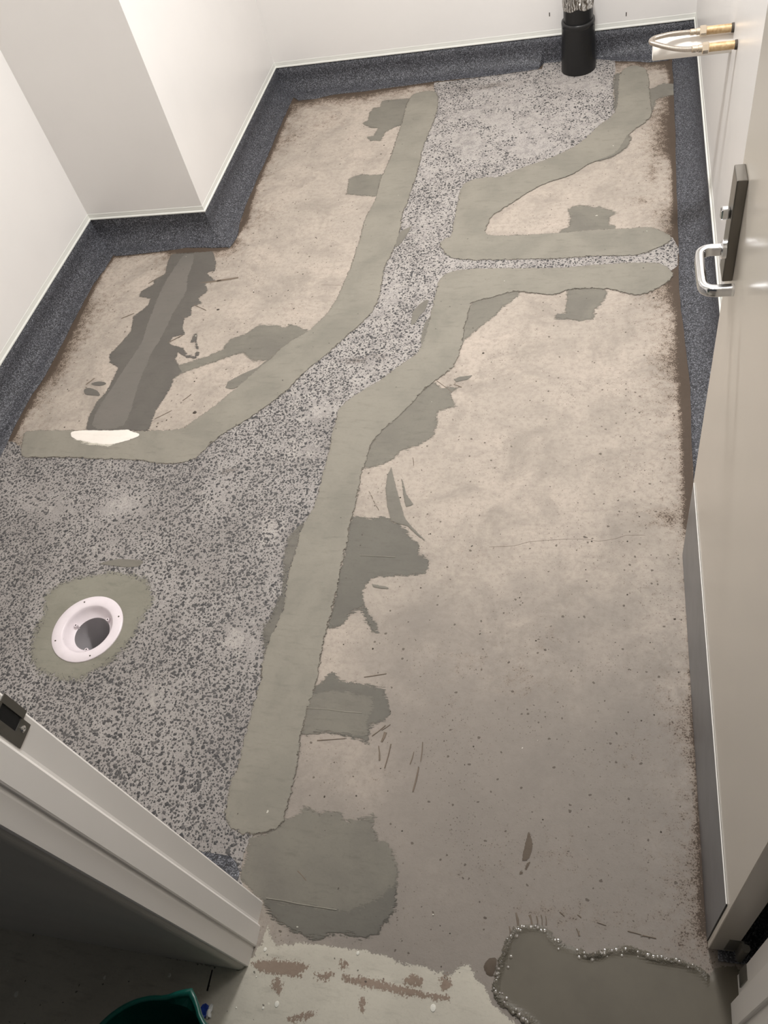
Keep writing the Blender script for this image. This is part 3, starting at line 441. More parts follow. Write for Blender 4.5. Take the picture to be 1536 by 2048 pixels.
def sweep(path, section, up=(0, 0, 1)):
    """Sweep a closed 2-D section (side, up) along a 3-D path."""
    bm = bmesh.new(); rings = []; up = Vector(up)
    P = [Vector(p) for p in path]
    for i, p in enumerate(P):
        d = (P[min(i+1, len(P)-1)] - P[max(i-1, 0)]).normalized()
        s = d.cross(up).normalized(); u = s.cross(d).normalized()
        rings.append([bm.verts.new(p + s*a + u*b) for a, b in section])
    n = len(section)
    for A, B in zip(rings, rings[1:]):
        for k in range(n): bm.faces.new((A[k], A[(k+1)%n], B[(k+1)%n], B[k]))
    bm.faces.new(rings[0]); bm.faces.new(rings[-1])
    return mesh(bm)
def circle(r, n=16): return [(r*math.cos(2*math.pi*k/n), r*math.sin(2*math.pi*k/n)) for k in range(n)]

# -- plan outlines -> thin solid slabs lying on the floor
def vnoise(p, f, seed):
    """smooth value noise on plan points, -1..1"""
    q = p*f; i = np.floor(q).astype(np.int64); w = q-i; w = w*w*(3-2*w)
    def h(a, b):
        x = (a*374761393 + b*668265263 + seed*974711) & 0xffffffff
        x = ((x ^ (x >> 13))*1274126177) & 0xffffffff
        return ((x ^ (x >> 16)) & 0xffff)/32767.5-1
    a = h(i[:,0], i[:,1]); b = h(i[:,0]+1, i[:,1]); c = h(i[:,0], i[:,1]+1); d = h(i[:,0]+1, i[:,1]+1)
    return (a*(1-w[:,0])+b*w[:,0])*(1-w[:,1])+(c*(1-w[:,0])+d*w[:,0])*w[:,1]
def area2(p): return np.sum(p[:,0]*np.roll(p[:,1],-1)-np.roll(p[:,0],-1)*p[:,1])
def chaikin(p): 
    q = np.roll(p, -1, 0)
    return np.stack([p*0.75+q*0.25, p*0.25+q*0.75], 1).reshape(-1, 2)
def resample(p, step):
    out = []
    for a, b in zip(p, np.roll(p, -1, 0)):
        n = max(1, int(np.linalg.norm(b-a)/step))
        for k in range(n): out.append(a+(b-a)*k/n)
    return np.array(out)
def outline(key, step=0.005, jit=0.002, spike=0.0, grow=0.0, smooth=1, seed=1):
    p = np.array(SURVEY[key] if isinstance(key, str) else key, float)
    for _ in range(smooth): p = chaikin(p)
    p = resample(p, step)
    t = np.roll(p, -1, 0)-np.roll(p, 1, 0); t /= (np.linalg.norm(t, axis=1, keepdims=True)+1e-9)
    n = np.stack([t[:,1], -t[:,0]], 1)*(1 if area2(p) > 0 else -1)
    d = jit*(0.6*vnoise(p, 35, seed)+0.5*vnoise(p, 90, seed+7)+0.3*vnoise(p, 220, seed+9)) + grow
    if grow: d = d + grow*0.9*vnoise(p, 25, seed+3)
    if spike:
        s = RNG.random(len(p)); d = d + spike*np.where(s > 0.72, s-0.72, 0)*3*np.clip(vnoise(p, 14, seed+5)+0.5, 0, 1)
    return p + n*d[:,None]
def inside(q, p):
    res = np.zeros(len(q), bool)
    x, y = q[:,0], q[:,1]
    for (x0, y0), (x1, y1) in zip(p, np.roll(p, -1, 0)):
        if y0 == y1: continue
        c = ((y0 > y) != (y1 > y)) & (x < (x1-x0)*(y-y0)/(y1-y0)+x0)
        res ^= c
    return res
def dist_to(q, p, closed=True):
    best = np.full(len(q), 9.0)
    e = list(zip(p, np.roll(p, -1, 0))) if closed else list(zip(p[:-1], p[1:]))
    for a, b in e:
        ab = b-a; L = ab@ab+1e-12
        t = np.clip(((q-a)@ab)/L, 0, 1)
        best = np.minimum(best, np.linalg.norm(q-(a+t[:,None]*ab), axis=1))
    return best
def slab(name, poly, z1, mat, parent, z0=0.0, grid=None, hole=None, wave=0.0, attrs=None, height=None, label=None, kind=None, seed=1):
    poly = np.asarray(poly)
    pts = [tuple(p) for p in poly]; n = len(pts)
    edges = [(i, (i+1) % n) for i in range(n)]
    if hole is not None:
        h0 = len(pts); pts += [tuple(p) for p in hole]; k = len(hole)
        edges += [(h0+i, h0+(i+1) % k) for i in range(k)]
    if grid:
        lo, hi = poly.min(0), poly.max(0)
        gx, gy = np.meshgrid(np.arange(lo[0], hi[0], grid), np.arange(lo[1], hi[1], grid))
        g = np.stack([gx.ravel(), gy.ravel()], 1) + (RNG.random((gx.size, 2))-0.5)*grid*0.5
        g = g[inside(g, poly)]
        if hole is not None: g = g[~inside(g, np.asarray(hole))]
        pts += [tuple(p) for p in g]
    v, _, f, *_ = delaunay_2d_cdt([Vector(p) for p in pts], edges, [], 0, 1e-6)
    v = np.array([(a.x, a.y) for a in v]); f = np.array(f)
    c = v[f].mean(1)
    ok = inside(c, poly)
    if hole is not None: ok &= ~inside(c, np.asarray(hole))
    f = f[ok]
    z = np.full(len(v), z1)
    if wave: z = z + wave*vnoise(v, 18, seed)
    if height is not None: z = z + height(v)
    # boundary edges -> skirt
    cnt = {}
    for t3 in f:
        for a, b in ((t3[0], t3[1]), (t3[1], t3[2]), (t3[2], t3[0])):
            cnt[(a, b)] = 1
    bd = [e for e in cnt if (e[1], e[0]) not in cnt]
    rim = sorted({a for e in bd for a in e}); idx = {a: len(v)+i for i, a in enumerate(rim)}
    V = [(*p, zz) for p, zz in zip(v, z)] + [(*v[a], z0) for a in rim]
    F = [tuple(int(i) for i in t3) for t3 in f] + [(int(b), int(a), idx[a], idx[b]) for a, b in bd]
    me = bpy.data.meshes.new(name)
    me.from_pydata(V, [], F); me.update()
    if attrs:
        allv = np.array(V)[:, :2]
        for k, fn in attrs.items():
            at = me.attributes.new(k, 'FLOAT', 'POINT')
            at.data.foreach_set('value', np.clip(fn(allv), 0, 2).astype(np.float32))
    return link(name, me, mat, parent, kind=kind, label=label)
COATS = [0]
def coat(name, key, z1, mat, parent=None, grid=0.006, grow=0.008, swell=0.0, label=None, seed=1, edge_z=0.0003, soft=0.005, wave=0.0, hole=None, attrs=None, height=None, smooth=1):
    """A thin coat of material lying on the floor; its height falls off to the rim."""
    parent = parent or floor
    p = np.array(SURVEY[key] if isinstance(key, str) else key, float)
    for _ in range(smooth): p = chaikin(p)
    lo, hi = p.min(0)-grow-grid, p.max(0)+grow+grid
    xs, ys = np.arange(lo[0], hi[0]+grid, grid), np.arange(lo[1], hi[1]+grid, grid)
    gx, gy = np.meshgrid(xs, ys)
    v = np.stack([gx.ravel(), gy.ravel()], 1)
    sd = dist_to(v, p)*np.where(inside(v, p), 1, -1)+swell
    if hole is not None:
        sd = np.minimum(sd, np.linalg.norm(v-np.array(hole[:2]), axis=1)-hole[2])
    nx, ny = len(xs), len(ys)
    i, j = np.meshgrid(np.arange(nx-1), np.arange(ny-1)); a = (j*nx+i).ravel()
    F = np.stack([a, a+1, a+1+nx, a+nx], 1)
    F = F[(sd[F] > -grow).any(1)]
    used = np.unique(F); m = np.full(len(v), -1); m[used] = np.arange(len(used)); F = m[F]; v = v[used]; sd = sd[used]
    COATS[0] += 1
    z = edge_z + (z1-edge_z)*np.clip((sd+0.002)/soft, 0, 1) + COATS[0]*4e-6
    if wave: z = z + wave*vnoise(v, 18, seed)
    if height is not None: z = z + height(v, sd)
    me = bpy.data.meshes.new(name)
    me.from_pydata([(x, y, zz) for (x, y), zz in zip(v.tolist(), z.tolist())], [], F.tolist()); me.update()
    at = me.attributes.new('edge', 'FLOAT', 'POINT'); at.data.foreach_set('value', sd.astype(np.float32))
    for k, fn in (attrs or {}).items():
        at = me.attributes.new(k, 'FLOAT', 'POINT'); at.data.foreach_set('value', np.clip(fn(v, sd), 0, 2).astype(np.float32))
    return link(name, me, M[mat], parent, label=label, smooth=True)
def gauss(v, items):
    s = np.zeros(len(v))
    for x, y, rx, ry, a in items:
        s = np.maximum(s, a*np.exp(-((v[:,0]-x)/rx)**2-((v[:,1]-y)/ry)**2))
    return s

# ------------------------------------------------------------------ room sizes (metres)
XL, XC, XR = -2.10, -1.58, 0.318          # left wall, side of the boxed column, right wall
YC, YB = 2.774, 3.93                      # front of the column, back wall
YF, YH = 0.325, 0.192                     # room face and hall face of the doorway wall
CEIL = 2.70
COVE = 0.114
DRAIN = (-1.390, 0.949)

# ------------------------------------------------------------------ walls and ceiling
def wall(name, lo, hi, mat='wall'): return link(name, box(lo, hi), M[mat], kind='structure')
wall('wall_left', (XL-0.1, YH, 0), (XL, YC+0.02, CEIL))
wall('wall_column', (XL-0.1, YC, 0), (XC, YB, CEIL))
wall('wall_back', (XL-0.1, YB, 0), (XR+0.1, YB+0.1, CEIL))
wb = bpy.data.objects['wall_back']
for x, z in ((-0.285, 0.200), (0.035, 0.163)):
    link('scuff_mark', box((x-0.002, YB-0.0006, z-0.008), (x+0.002, YB+0.0004, z+0.008)), M['grit'], wb)
wall('wall_right', (XR, YH+0.01, 0), (XR+0.1, YB, CEIL))
wf = empty('wall_front', (-0.7, YF, 0), kind='structure')
def fpart(name, me, mat): o = link(name, me, M[mat], wf); o.location = (0.7, -YF, 0); return o
fpart('wall_panel', box((XL, YF-0.06, 0), (-0.74, YF, CEIL)), 'wall')
# hall lining with its rounded plaster corner beside the frame
R = 0.016
arc = [(-0.697-R+R*math.cos(a), YH+R-R*math.cos(math.pi/2-a)) for a in [math.radians(k) for k in range(0, 91, 10)]]
hallpoly = [(-2.6, YH), (-2.6, YF-0.062), (-0.742, YF-0.062), (-0.697, YF-0.062)] + arc
fpart('hall_lining', prism(hallpoly, 0, CEIL), 'hallwall')
fpart('wall_header', box((-0.74, YH+0.004, 2.12), (0.32, YF-0.002, CEIL)), 'wall')
link('ceiling', box((XL-0.1, -0.9, CEIL), (XR+0.4, YB+0.1, CEIL+0.05)), M['ceiling'], kind='structure')

# door frame: pressed profile with rebate, stop and backband
def jamb(name, poly, label):
    o = link(name, prism(poly, 0.0, 2.1), M['frame'], kind='structure', label=label)
    return o
left_poly = [(-0.740, YF+0.004), (-0.6975, YF+0.004), (-0.6935, YF), (-0.6935, 0.288), (-0.6925, 0.2835), (-0.6885, 0.281), (-0.6862, 0.2785),
             (-0.6855, 0.242), (-0.6865, 0.2395), (-0.690, 0.2385), (-0.690, 0.2345), (-0.6895, 0.232), (-0.692, 0.202), (-0.6945, 0.2005), (-0.7, 0.2005), (-0.7, 0.255), (-0.740, 0.262)]
jl = jamb('trim_1', left_poly, 'white steel door jamb at lower left with strike plate')
right_poly = [(0.320, YF+0.003), (0.265, YF+0.003), (0.261, YF), (0.261, 0.2905), (0.2595, 0.2885), (0.248, 0.2785), (0.2465, 0.2765),
              (0.2465, 0.236), (0.248, 0.234), (0.253, 0.2335), (0.253, 0.2305), (0.252, 0.228), (0.252, 0.199), (0.254, 0.1965), (0.320, 0.1965)]
jr = jamb('trim_2', right_poly, 'white steel door jamb at lower right behind the hinge')
link('trim_3', box((-0.69, 0.24, 2.06), (0.25, YF, 2.12)), M['frame'], kind='structure', label='white door head above the doorway')
link('hall_pier', box((0.3185, YH, 0), (0.45, YF, CEIL)), M['hallwall'], wf).location = (0.7, -YF, 0)

# strike plate let into the left jamb (a part of it)
sp_x = -0.6931
poly = [(0.2885, 0.978), (0.327, 0.978), (0.327, 1.050), (0.2885, 1.050)]
bm = bmesh.new()
def plate_yz(bm, y0, y1, z0, z1, x0, x1): bm_box(bm, (x0, y0, z0), (x1, y1, z1))
plate_yz(bm, 0.2875, 0.3005, 0.970, 1.056, sp_x, sp_x+0.0012)
plate_yz(bm, 0.3005, 0.3185, 0.970, 0.991, sp_x, sp_x+0.0012)
plate_yz(bm, 0.3005, 0.3185, 1.036, 1.056, sp_x, sp_x+0.0012)
plate_yz(bm, 0.3185, 0.3290, 0.988, 1.040, sp_x, sp_x+0.0014)
sp = link('strike_plate', mesh(bm), M['hinge'], jl, label='dull steel strike plate')
link('latch_hole', box((sp_x-0.002, 0.3008, 0.992), (sp_x+0.0003, 0.3182, 1.035)), M['dark'], sp)
for z in (0.9805, 1.0455):
    s = link('screw', capped([(0.0045, 0), (0.0045, 0.0008), (0.0022, 0.0016), (0.0012, 0.0010)], 14, axis='x'), M['chrome'], sp)
    s.location = (sp_x+0.0011, 0.3085, z)

# ------------------------------------------------------------------ floor
def toes(v):
    d = np.full(len(v), 9.0)
    for k in ('toe_left', 'toe_column', 'toe_side', 'toe_back', 'toe_right'):
        d = np.minimum(d, dist_to(v, np.array(SURVEY[k]), False))
    return d
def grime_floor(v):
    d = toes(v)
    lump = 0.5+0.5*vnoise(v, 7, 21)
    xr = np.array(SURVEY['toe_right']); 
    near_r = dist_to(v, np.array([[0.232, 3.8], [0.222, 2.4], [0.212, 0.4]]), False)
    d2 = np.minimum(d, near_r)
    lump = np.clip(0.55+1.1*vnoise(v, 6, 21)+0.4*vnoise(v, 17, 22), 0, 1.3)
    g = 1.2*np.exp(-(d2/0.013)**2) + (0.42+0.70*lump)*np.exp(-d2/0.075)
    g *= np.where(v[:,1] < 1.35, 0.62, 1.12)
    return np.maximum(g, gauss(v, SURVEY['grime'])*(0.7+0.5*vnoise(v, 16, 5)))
step = 0.0125
xs = np.arange(-2.62, 0.47, step); ys = np.arange(-0.9, 4.03, step)
nx, ny = len(xs), len(ys)
gx, gy = np.meshgrid(xs, ys)
P2 = np.stack([gx.ravel(), gy.ravel()], 1)
i, j = np.meshgrid(np.arange(nx-1), np.arange(ny-1)); a = (j*nx+i).ravel()
F = np.stack([a, a+1, a+1+nx, a+nx], 1)
near = np.linalg.norm(P2-np.array(DRAIN), axis=1) < 0.079
F = F[~near[F].any(1)]
me = bpy.data.meshes.new('floor')
me.from_pydata([(x, y, 0.0) for x, y in P2], [], [tuple(map(int, f)) for f in F])
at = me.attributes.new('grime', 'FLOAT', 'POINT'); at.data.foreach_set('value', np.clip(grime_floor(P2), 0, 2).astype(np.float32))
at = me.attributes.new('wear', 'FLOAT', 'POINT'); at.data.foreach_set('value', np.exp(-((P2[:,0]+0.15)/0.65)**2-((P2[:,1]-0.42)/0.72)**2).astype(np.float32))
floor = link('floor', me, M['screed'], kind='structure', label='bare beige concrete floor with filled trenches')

HOLE = [(DRAIN[0]+0.088*math.cos(k*math.pi/24), DRAIN[1]+0.088*math.sin(k*math.pi/24)) for k in range(48)]
agg_poly = np.array(SURVEY['aggregate']); agg_poly[:,0] = np.clip(agg_poly[:,0], XL+0.02, 9); agg_poly[:,1] = np.clip(agg_poly[:,1], 0.30, 9)
agg_out = outline(agg_poly, 0.008, 0.004, smooth=0)
aggregate = slab('ground_concrete', agg_out, 0.0008, M['agg'], floor, grid=0.03, hole=HOLE, label='grey ground concrete with exposed dark stones',
     attrs={'pale': lambda v: np.maximum(gauss(v, SURVEY['agg_pale']), 0.6*np.clip((v[:,1]-1.35)/0.6, 0, 1)), 'grime': lambda v: np.maximum(gauss(v, SURVEY['agg_dark'])*(0.75+0.4*vnoise(v, 30, 8)), 0.5*np.exp(-toes(v)/0.03))})

# exposed stones: far more than could be counted
def stones():
    lo, hi = agg_out.min(0), agg_out.max(0)
    cell = 0.0071
    gx, gy = np.meshgrid(np.arange(max(lo[0], -2.05), hi[0], cell), np.arange(lo[1], hi[1], cell))
    p = np.stack([gx.ravel(), gy.ravel()], 1) + (RNG.random((gx.size, 2))-0.5)*cell*1.1
    p = p[inside(p, np.array(SURVEY['aggregate']))]
    p = p[np.linalg.norm(p-np.array(DRAIN), axis=1) > 0.1]
    pale = np.clip(gauss(p, SURVEY['agg_pale'])*(1+1.2*vnoise(p, 22, 41)+0.6*vnoise(p, 60, 42)), 0, 1)
    far = np.clip((p[:,1]-1.45)/0.8, 0, 1)
    keep = RNG.random(len(p)) < (0.93-0.85*pale-0.22*far+0.35*vnoise(p, 9, 31))
    p = p[keep]; far = far[keep]
    V, F, T = [], [], []
    rad = np.clip(RNG.lognormal(math.log(0.0030), 0.42, len(p)), 0.0014, 0.0062)*(1-0.05*far)
    tone = np.clip(RNG.normal(0.32, 0.28, len(p))-0.1*far, 0, 1)
    for q, r, tn in zip(p, rad, tone):
        k = random.choice((4, 5, 5, 6)); b = len(V); an = random.random()*6.28; el = 0.5+0.5*random.random(); ro = random.random()*3.14
        cr, sr = math.cos(ro), math.sin(ro)
        V.append((q[0], q[1], 0.0019)); T.append(tn)
        for s in range(k):
            t_ = an+6.283*(s+0.55*random.random())/k; rr = r*(0.75+0.55*random.random())
            x, y = rr*math.cos(t_), rr*el*math.sin(t_)
            V.append((q[0]+x*cr-y*sr, q[1]+x*sr+y*cr, 0.0011)); T.append(tn)
        for s in range(k): F.append((b, b+1+s, b+1+(s+1) % k))
    me = bpy.data.meshes.new('stones'); me.from_pydata(V, [], F)
    at = me.attributes.new('tone', 'FLOAT', 'POINT'); at.data.foreach_set('value', np.array(T, np.float32))
    return link('exposed_stones', me, M['stone'], floor, kind='stuff', label='small dark stones in the ground concrete')
stones()

# trench fills, each with its dark broken edge
for key, lab in (('trench_left', 'long greenish grey trench fill, left'), ('trench_hook', 'hooked greenish grey trench fill'), ('trench_long', 'long greenish grey trench fill, right')):
    o = coat('trench_fill', key, 0.0034, 'fill', wave=0.0004, edge_z=0.0022, soft=0.006, seed=len(key), label=lab)
    coat('trench_edge', key, 0.0021, 'seam', o, swell=0.0012, edge_z=0.0019, label='dark ragged trench edge')
for key in ('skim_tail', 'skim_square', 'skim_branch', 'skim_house', 'skim_tag', 'skim_elbow', 'skim_corner', 'skim_wing', 'skim_gun', 'skim_block', 'skim_round'):
    coat('skim_patch', key, 0.0010, 'skim_dark' if key in ('skim_block', 'skim_gun') else 'skim', label='darker grey skim of cement', smooth=0)
coat('skim_patch', 'block_inner', 0.0014, 'skim', edge_z=0.0011, label='second coat of grey skim', smooth=0)
coat('skim_patch', 'round_edge', 0.0014, 'skim_dark', edge_z=0.0011, label='darker coat along the patch edge', smooth=0)
coat('skim_patch', 'skim_lip', 0.0030, 'skim', edge_z=0.0022, grid=0.004)
for key in ('arc', 'arc_small', 'leaf', 'dash', 'smear_teeth', 'side_smear', 'mid_smear_a', 'mid_smear_b', 'crescent'):
    coat('trowel_smear', key, 0.0020, 'smear', edge_z=0.0019 if key in ('side_smear', 'mid_smear_a', 'mid_smear_b', 'crescent') else 0.0008, grid=0.003, grow=0.005, smooth=0)
for key in ('ledge_fill1', 'ledge_fill2', 'hook_side'):
    coat('rough_ledge', key, 0.0019, 'ledge', edge_z=0.0010, grid=0.004, grow=0.012, label='pitted grey strip beside the trench fill')
wet = coat('damp_skim', 'wet_skim', 0.0012, 'wet_dark', grid=0.005, label='dark damp skim with brushed edges', smooth=0)
coat('second_coat', 'wet_strip', 0.0017, 'wet_light', wet, edge_z=0.0013, grid=0.005, label='lighter strip down the damp skim')
for key in ('splat_a', 'splat_b'): coat('cement_splat', key, 0.0012, 'splat', grid=0.003, grow=0.004)
coat('white_filler', 'white_filler', 0.0052, 'whitefill', edge_z=0.0037, grid=0.004, label='patch of white filler across the trench end')
coat('filler_smear', 'white_smear', 0.0041, 'whitesmear', edge_z=0.0037, grid=0.004, label='thin white smear below the filler')
for key in ('comet_a', 'comet_b', 'comet_c'): coat('damp_mark', key, 0.0008, 'mark', grid=0.003, grow=0.004, label='dark damp streak')
coat('damp_mark', 'mat_scrap', 0.0014, 'mark', grid=0.004)
# worn paint of the hall and threshold
pp = np.array(SURVEY['paint']); pp[:,1] = np.clip(pp[:,1], -0.45, 9)
paint = coat('painted_threshold', pp, 0.0008, 'paint', grid=0.010, grow=0.014, smooth=0, label='worn grey floor paint at the doorway')
for k in range(10):
    coat('worn_chip', 'chip_%d' % k, 0.0011, 'chip', paint, edge_z=0.00095, grid=0.004, label='brown bare chip in the paint')
# fresh pour at the doorway
def rim_of(v, sd): return np.clip(1.1*np.exp(-((sd-0.004)/0.007)**2)*(0.65+0.6*vnoise(v, 25, 2)), 0, 1)*(v[:,0] < 0.21)
coat('wet_screed', 'wet_screed', 0.0036, 'wet', grid=0.005, grow=0.010, edge_z=0.0006, soft=0.007, label='wet glossy grey screed in the doorway', attrs={'rim': rim_of},
     height=lambda v, sd: rim_of(v, sd)*(0.0004+0.0016*vnoise(v, 60, 3)+0.0012*vnoise(v, 140, 4)))
def wet_lumps():
    p = resample(chaikin(np.array(SURVEY['wet_screed'])), 0.0021)
    t_ = np.roll(p, -1, 0)-np.roll(p, 1, 0); t_ /= np.linalg.norm(t_, axis=1, keepdims=True)+1e-9
    nin = np.stack([-t_[:,1], t_[:,0]], 1)*(1 if area2(p) > 0 else -1)
    V, F = [], []
    for q, n in zip(p, nin):
        if q[0] > 0.20 or q[1] < 0.06 or random.random() > 0.42: continue
        c = q+n*(0.002+abs(random.gauss(0.001, 0.006))); r = random.choice((0.0016, 0.0022, 0.003, 0.004, 0.005)); hh = r*random.uniform(0.14, 0.26); b = len(V); k = 10
        V.append((c[0], c[1], 0.0036+hh))
        for e in (0.25, 0.5, 0.75, 1.05):
            for g in range(k): V.append((c[0]+r*e*math.cos(6.283*g/k), c[1]+r*e*math.sin(6.283*g/k), 0.0036+hh*(1-e*e)))
        for g in range(k):
            h = (g+1) % k
            F.append((b, b+1+g, b+1+h))
            for L in range(3): F.append((b+1+L*k+g, b+1+(L+1)*k+g, b+1+(L+1)*k+h, b+1+L*k+h))
    me = bpy.data.meshes.new('lumps'); me.from_pydata(V, [], F)
    link('wet_lumps', me, M['bead_wet'], floor, kind='stuff', label='glinting wet lumps along the screed edge', smooth=True)
wet_lumps()
coat('mortar_collar', 'mortar_ring', 0.0028, 'mortar', grid=0.006, grow=0.03, edge_z=0.0012, soft=0.022, hole=(DRAIN[0], DRAIN[1], 0.090), wave=0.0005, label='green grey mortar ring round the drain')

def strip_mesh(pts, w, z, z0=0.0008):
    bm = bmesh.new(); P = [Vector((p[0], p[1], 0)) for p in pts]; rows = []
    for i, p in enumerate(P):
        d = (P[min(i+1, len(P)-1)]-P[max(i-1, 0)]).normalized(); s = Vector((-d.y, d.x, 0))*w*(0.5+0.5*random.random())
        rows.append([bm.verts.new(p+s+Vector((0, 0, z0))), bm.verts.new(p+s*0.6+Vector((0, 0, z))), bm.verts.new(p-s*0.6+Vector((0, 0, z))), bm.verts.new(p-s+Vector((0, 0, z0)))])
    for A, B in zip(rows, rows[1:]):
        for k in range(3): bm.faces.new((A[k], A[k+1], B[k+1], B[k]))
    return mesh(bm)
for key in ('ridge_a', 'ridge_b', 'ridge_c'):
    link('trowel_ridge', strip_mesh(SURVEY[key], 0.0016, 0.0024, 0.0014), M['ridge'], floor, label='pale raised trowel line')
link('hairline_crack', strip_mesh(SURVEY['crack'], 0.0006, 0.0004, 0.0002), M['mark_solid'], floor)
link('hairline_crack', strip_mesh(SURVEY['crack_b'], 0.0008, 0.0006, 0.0002), M['mark_solid'], floor)
for s in SURVEY['streaks']:
    link('trowel_streak', strip_mesh([s[:2], ((s[0]+s[2])/2+0.001, (s[1]+s[3])/2), s[2:4]], s[4], 0.0014), M['mark_solid'], floor)
bm = bmesh.new()
for x, y, r in SURVEY['grit']:
    k = 7; top = bm.verts.new((x, y, r*0.5)); ring = []
    for q in range(k):
        a = 6.283*q/k; rr = r*(0.7+0.5*random.random())
        ring.append(bm.verts.new((x+rr*math.cos(a), y+rr*math.sin(a), 0.0002)))
    for q in range(k): bm.faces.new((top, ring[q], ring[(q+1) % k]))
link('loose_grit', mesh(bm), M['grit'], floor, kind='stuff', label='dark crumbs scattered on the concrete')
for x, y, r in SURVEY['drips']:
    o = link('paint_drip', capped([(r, 0.001), (r*0.85, 0.0022), (r*0.3, 0.0026)], 12, first=False), M['drip'], floor)
    o.location = (x, y, 0); o.scale = (1, 1.25, 1)
link('floor_joint', strip_mesh([(-0.768, 0.184), (-0.767, 0.145)], 0.0022, 0.0016), M['dark'], floor, label='short black slot in the hall floor')

# ------------------------------------------------------------------ coved vinyl skirting with capping strip
def coving(name, a, b, nrm, toe_key=None, toe_default=0.09, end_a=0, end_b=0, n=70):
    """a,b: wall line ends; nrm: into the room. end_*: +1 inside mitre, -1 outside mitre, 0 square."""
    a, b, nrm = np.array(a), np.array(b), np.array(nrm)
    L = np.linalg.norm(b-a); t = (b-a)/L
    if toe_key:
        q = np.array(SURVEY[toe_key]) - a
        s, d = q@t, q@nrm
        o = np.argsort(s, kind='stable'); s, d = s[o], d[o]
    ss = np.linspace(0, L, n)
    if toe_key and toe_key == 'toe_back': ss = np.unique(np.concatenate([ss, s-0.0005, s+0.0005])); ss = ss[(ss >= 0) & (ss <= L)]
    bm = bmesh.new(); rows = []
    for k, u in enumerate(ss):
        if toe_key: td = float(np.interp(u, s, d))
        else: td = toe_default*min(1, 0.6+max(0, u/0.03)**0.5*0.4)
        td = max(0.012, td + 0.0018*float(vnoise((a+t*u)[None], 40, 11)[0]))
        prof = [(0.0004, COVE), (0.0035, COVE), (0.0036, 0.075)]
        r = min(0.066, max(0.006, td-0.008))
        for g in range(1, 9):
            an = math.pi/2*g/8
            prof.append((0.0036+r*(1-math.cos(an)), 0.0036+0.0714*(1-math.sin(an))))
        prof += [(max(td, prof[-1][0]+0.0005), 0.0032), (max(td, prof[-1][0]+0.0005)+0.0004, 0.0)]
        row = []
        for dd, z in prof:
            lo = end_a*dd; hi = L-end_b*dd
            uu = lo + (hi-lo)*(u/L)
            p = a+t*uu+nrm*dd
            row.append(bm.verts.new((p[0], p[1], z)))
        rows.append(row)
    for A, B in zip(rows, rows[1:]):
        for k in range(len(A)-1): bm.faces.new((A[k], A[k+1], B[k+1], B[k]))
    o = link(name, mesh(bm), M['vinyl'], kind='structure', smooth=True)
    bm = bmesh.new(); rows = []
    prof = [(0.0002, COVE+0.022), (0.0014, COVE+0.021), (0.0030, COVE+0.005), (0.0070, COVE+0.0025), (0.0072, COVE-0.0015), (0.0030, COVE-0.002), (0.0002, COVE-0.002)]
    for u in (0, L):
        row = []
        for dd, z in prof:
            lo = end_a*dd; hi = L-end_b*dd
            p = a+t*(lo+(hi-lo)*(u/L))+nrm*dd
            row.append(bm.verts.new((p[0], p[1], z)))
        rows.append(row)
    for k in range(len(prof)-1): bm.faces.new((rows[0][k], rows[0][k+1], rows[1][k+1], rows[1][k]))
    link('capping_strip', mesh(bm), M['cap'], o, label='pale capping strip along the top edge')
    return o
coving('baseboard_left', (XL, YF+0.02), (XL, YC), (1, 0), 'toe_left', end_a=0, end_b=1)
coving('baseboard_column', (XL, YC), (XC, YC), (0, -1), 'toe_column', end_a=1, end_b=-1)
coving('baseboard_side', (XC, YC), (XC, YB), (1, 0), 'toe_side', end_a=-1, end_b=1)
coving('baseboard_back', (XC, YB), (XR, YB), (0, -1), 'toe_back', end_a=1, end_b=1)
coving('baseboard_right', (XR, YB), (XR, YF+0.02), (-1, 0), 'toe_right', end_a=1, end_b=0)
coving('baseboard_front', (-0.762, YF), (XL+0.1, YF), (0, 1), None, 0.084, n=80)

# ------------------------------------------------------------------ door, opened against the right wall
DA, DB = Vector((0.211, 0.363, 0)), Vector((0.1935, 1.279, 0))
DW = (DB-DA).length
door = link('door_1', box((0, -0.046, 0.008), (DW, 0.0, 2.05), 0.0012, 1), M['door'], kind='structure', label='open off-white door with kick plate and lever handle')
door.location = DA
door.rotation_euler = (0, 0, math.atan2(DB.y-DA.y, DB.x-DA.x))
def dp(name, me, mat, parent=None, **k): return link(name, me, M[mat], parent or door, **k)
dp('kick_plate', box((0.014, 0.0003, 0.010), (DW-0.012, 0.0018, 0.300), 0.0004, 1), 'kick', label='grey metal kick plate')
dp('sealant_bead', sweep([(0.014, 0.0012, 0.3015), (0.3, 0.0012, 0.302), (0.62, 0.0012, 0.3015), (DW-0.014, 0.0012, 0.301)], [(-0.0010, -0.0009), (0.0004, -0.0009), (0.0006, 0.0007), (-0.0010, 0.0009)]), 'bead', label='white bead along the plate top')  # white strip standing in for light caught on the plate's top edge
dp('plate_gap', box((0.0118, 0.0002, 0.010), (0.0140, 0.0007, 0.300)), 'dark', label='dark gap beside the kick plate')  # narrow dark strip along the plate's hinge-side edge
case = dp('lock_case', box((0.8455, 0.0, 0.905), (0.8905, 0.0165, 1.0905), 0.0018, 2), 'case', label='tall satin metal lock case')
LZ = 0.962
def rr(w, h, r=0.35, n=4):
    out = []
    for cx, cy, a0 in ((1, 1, 0), (-1, 1, 90), (-1, -1, 180), (1, -1, 270)):
        for k in range(n+1):
            a = math.radians(a0+90*k/n)
            out.append((cx*w/2*(1-r)+w/2*r*math.cos(a), cy*h/2*(1-r)+h/2*r*math.sin(a)))
    return out
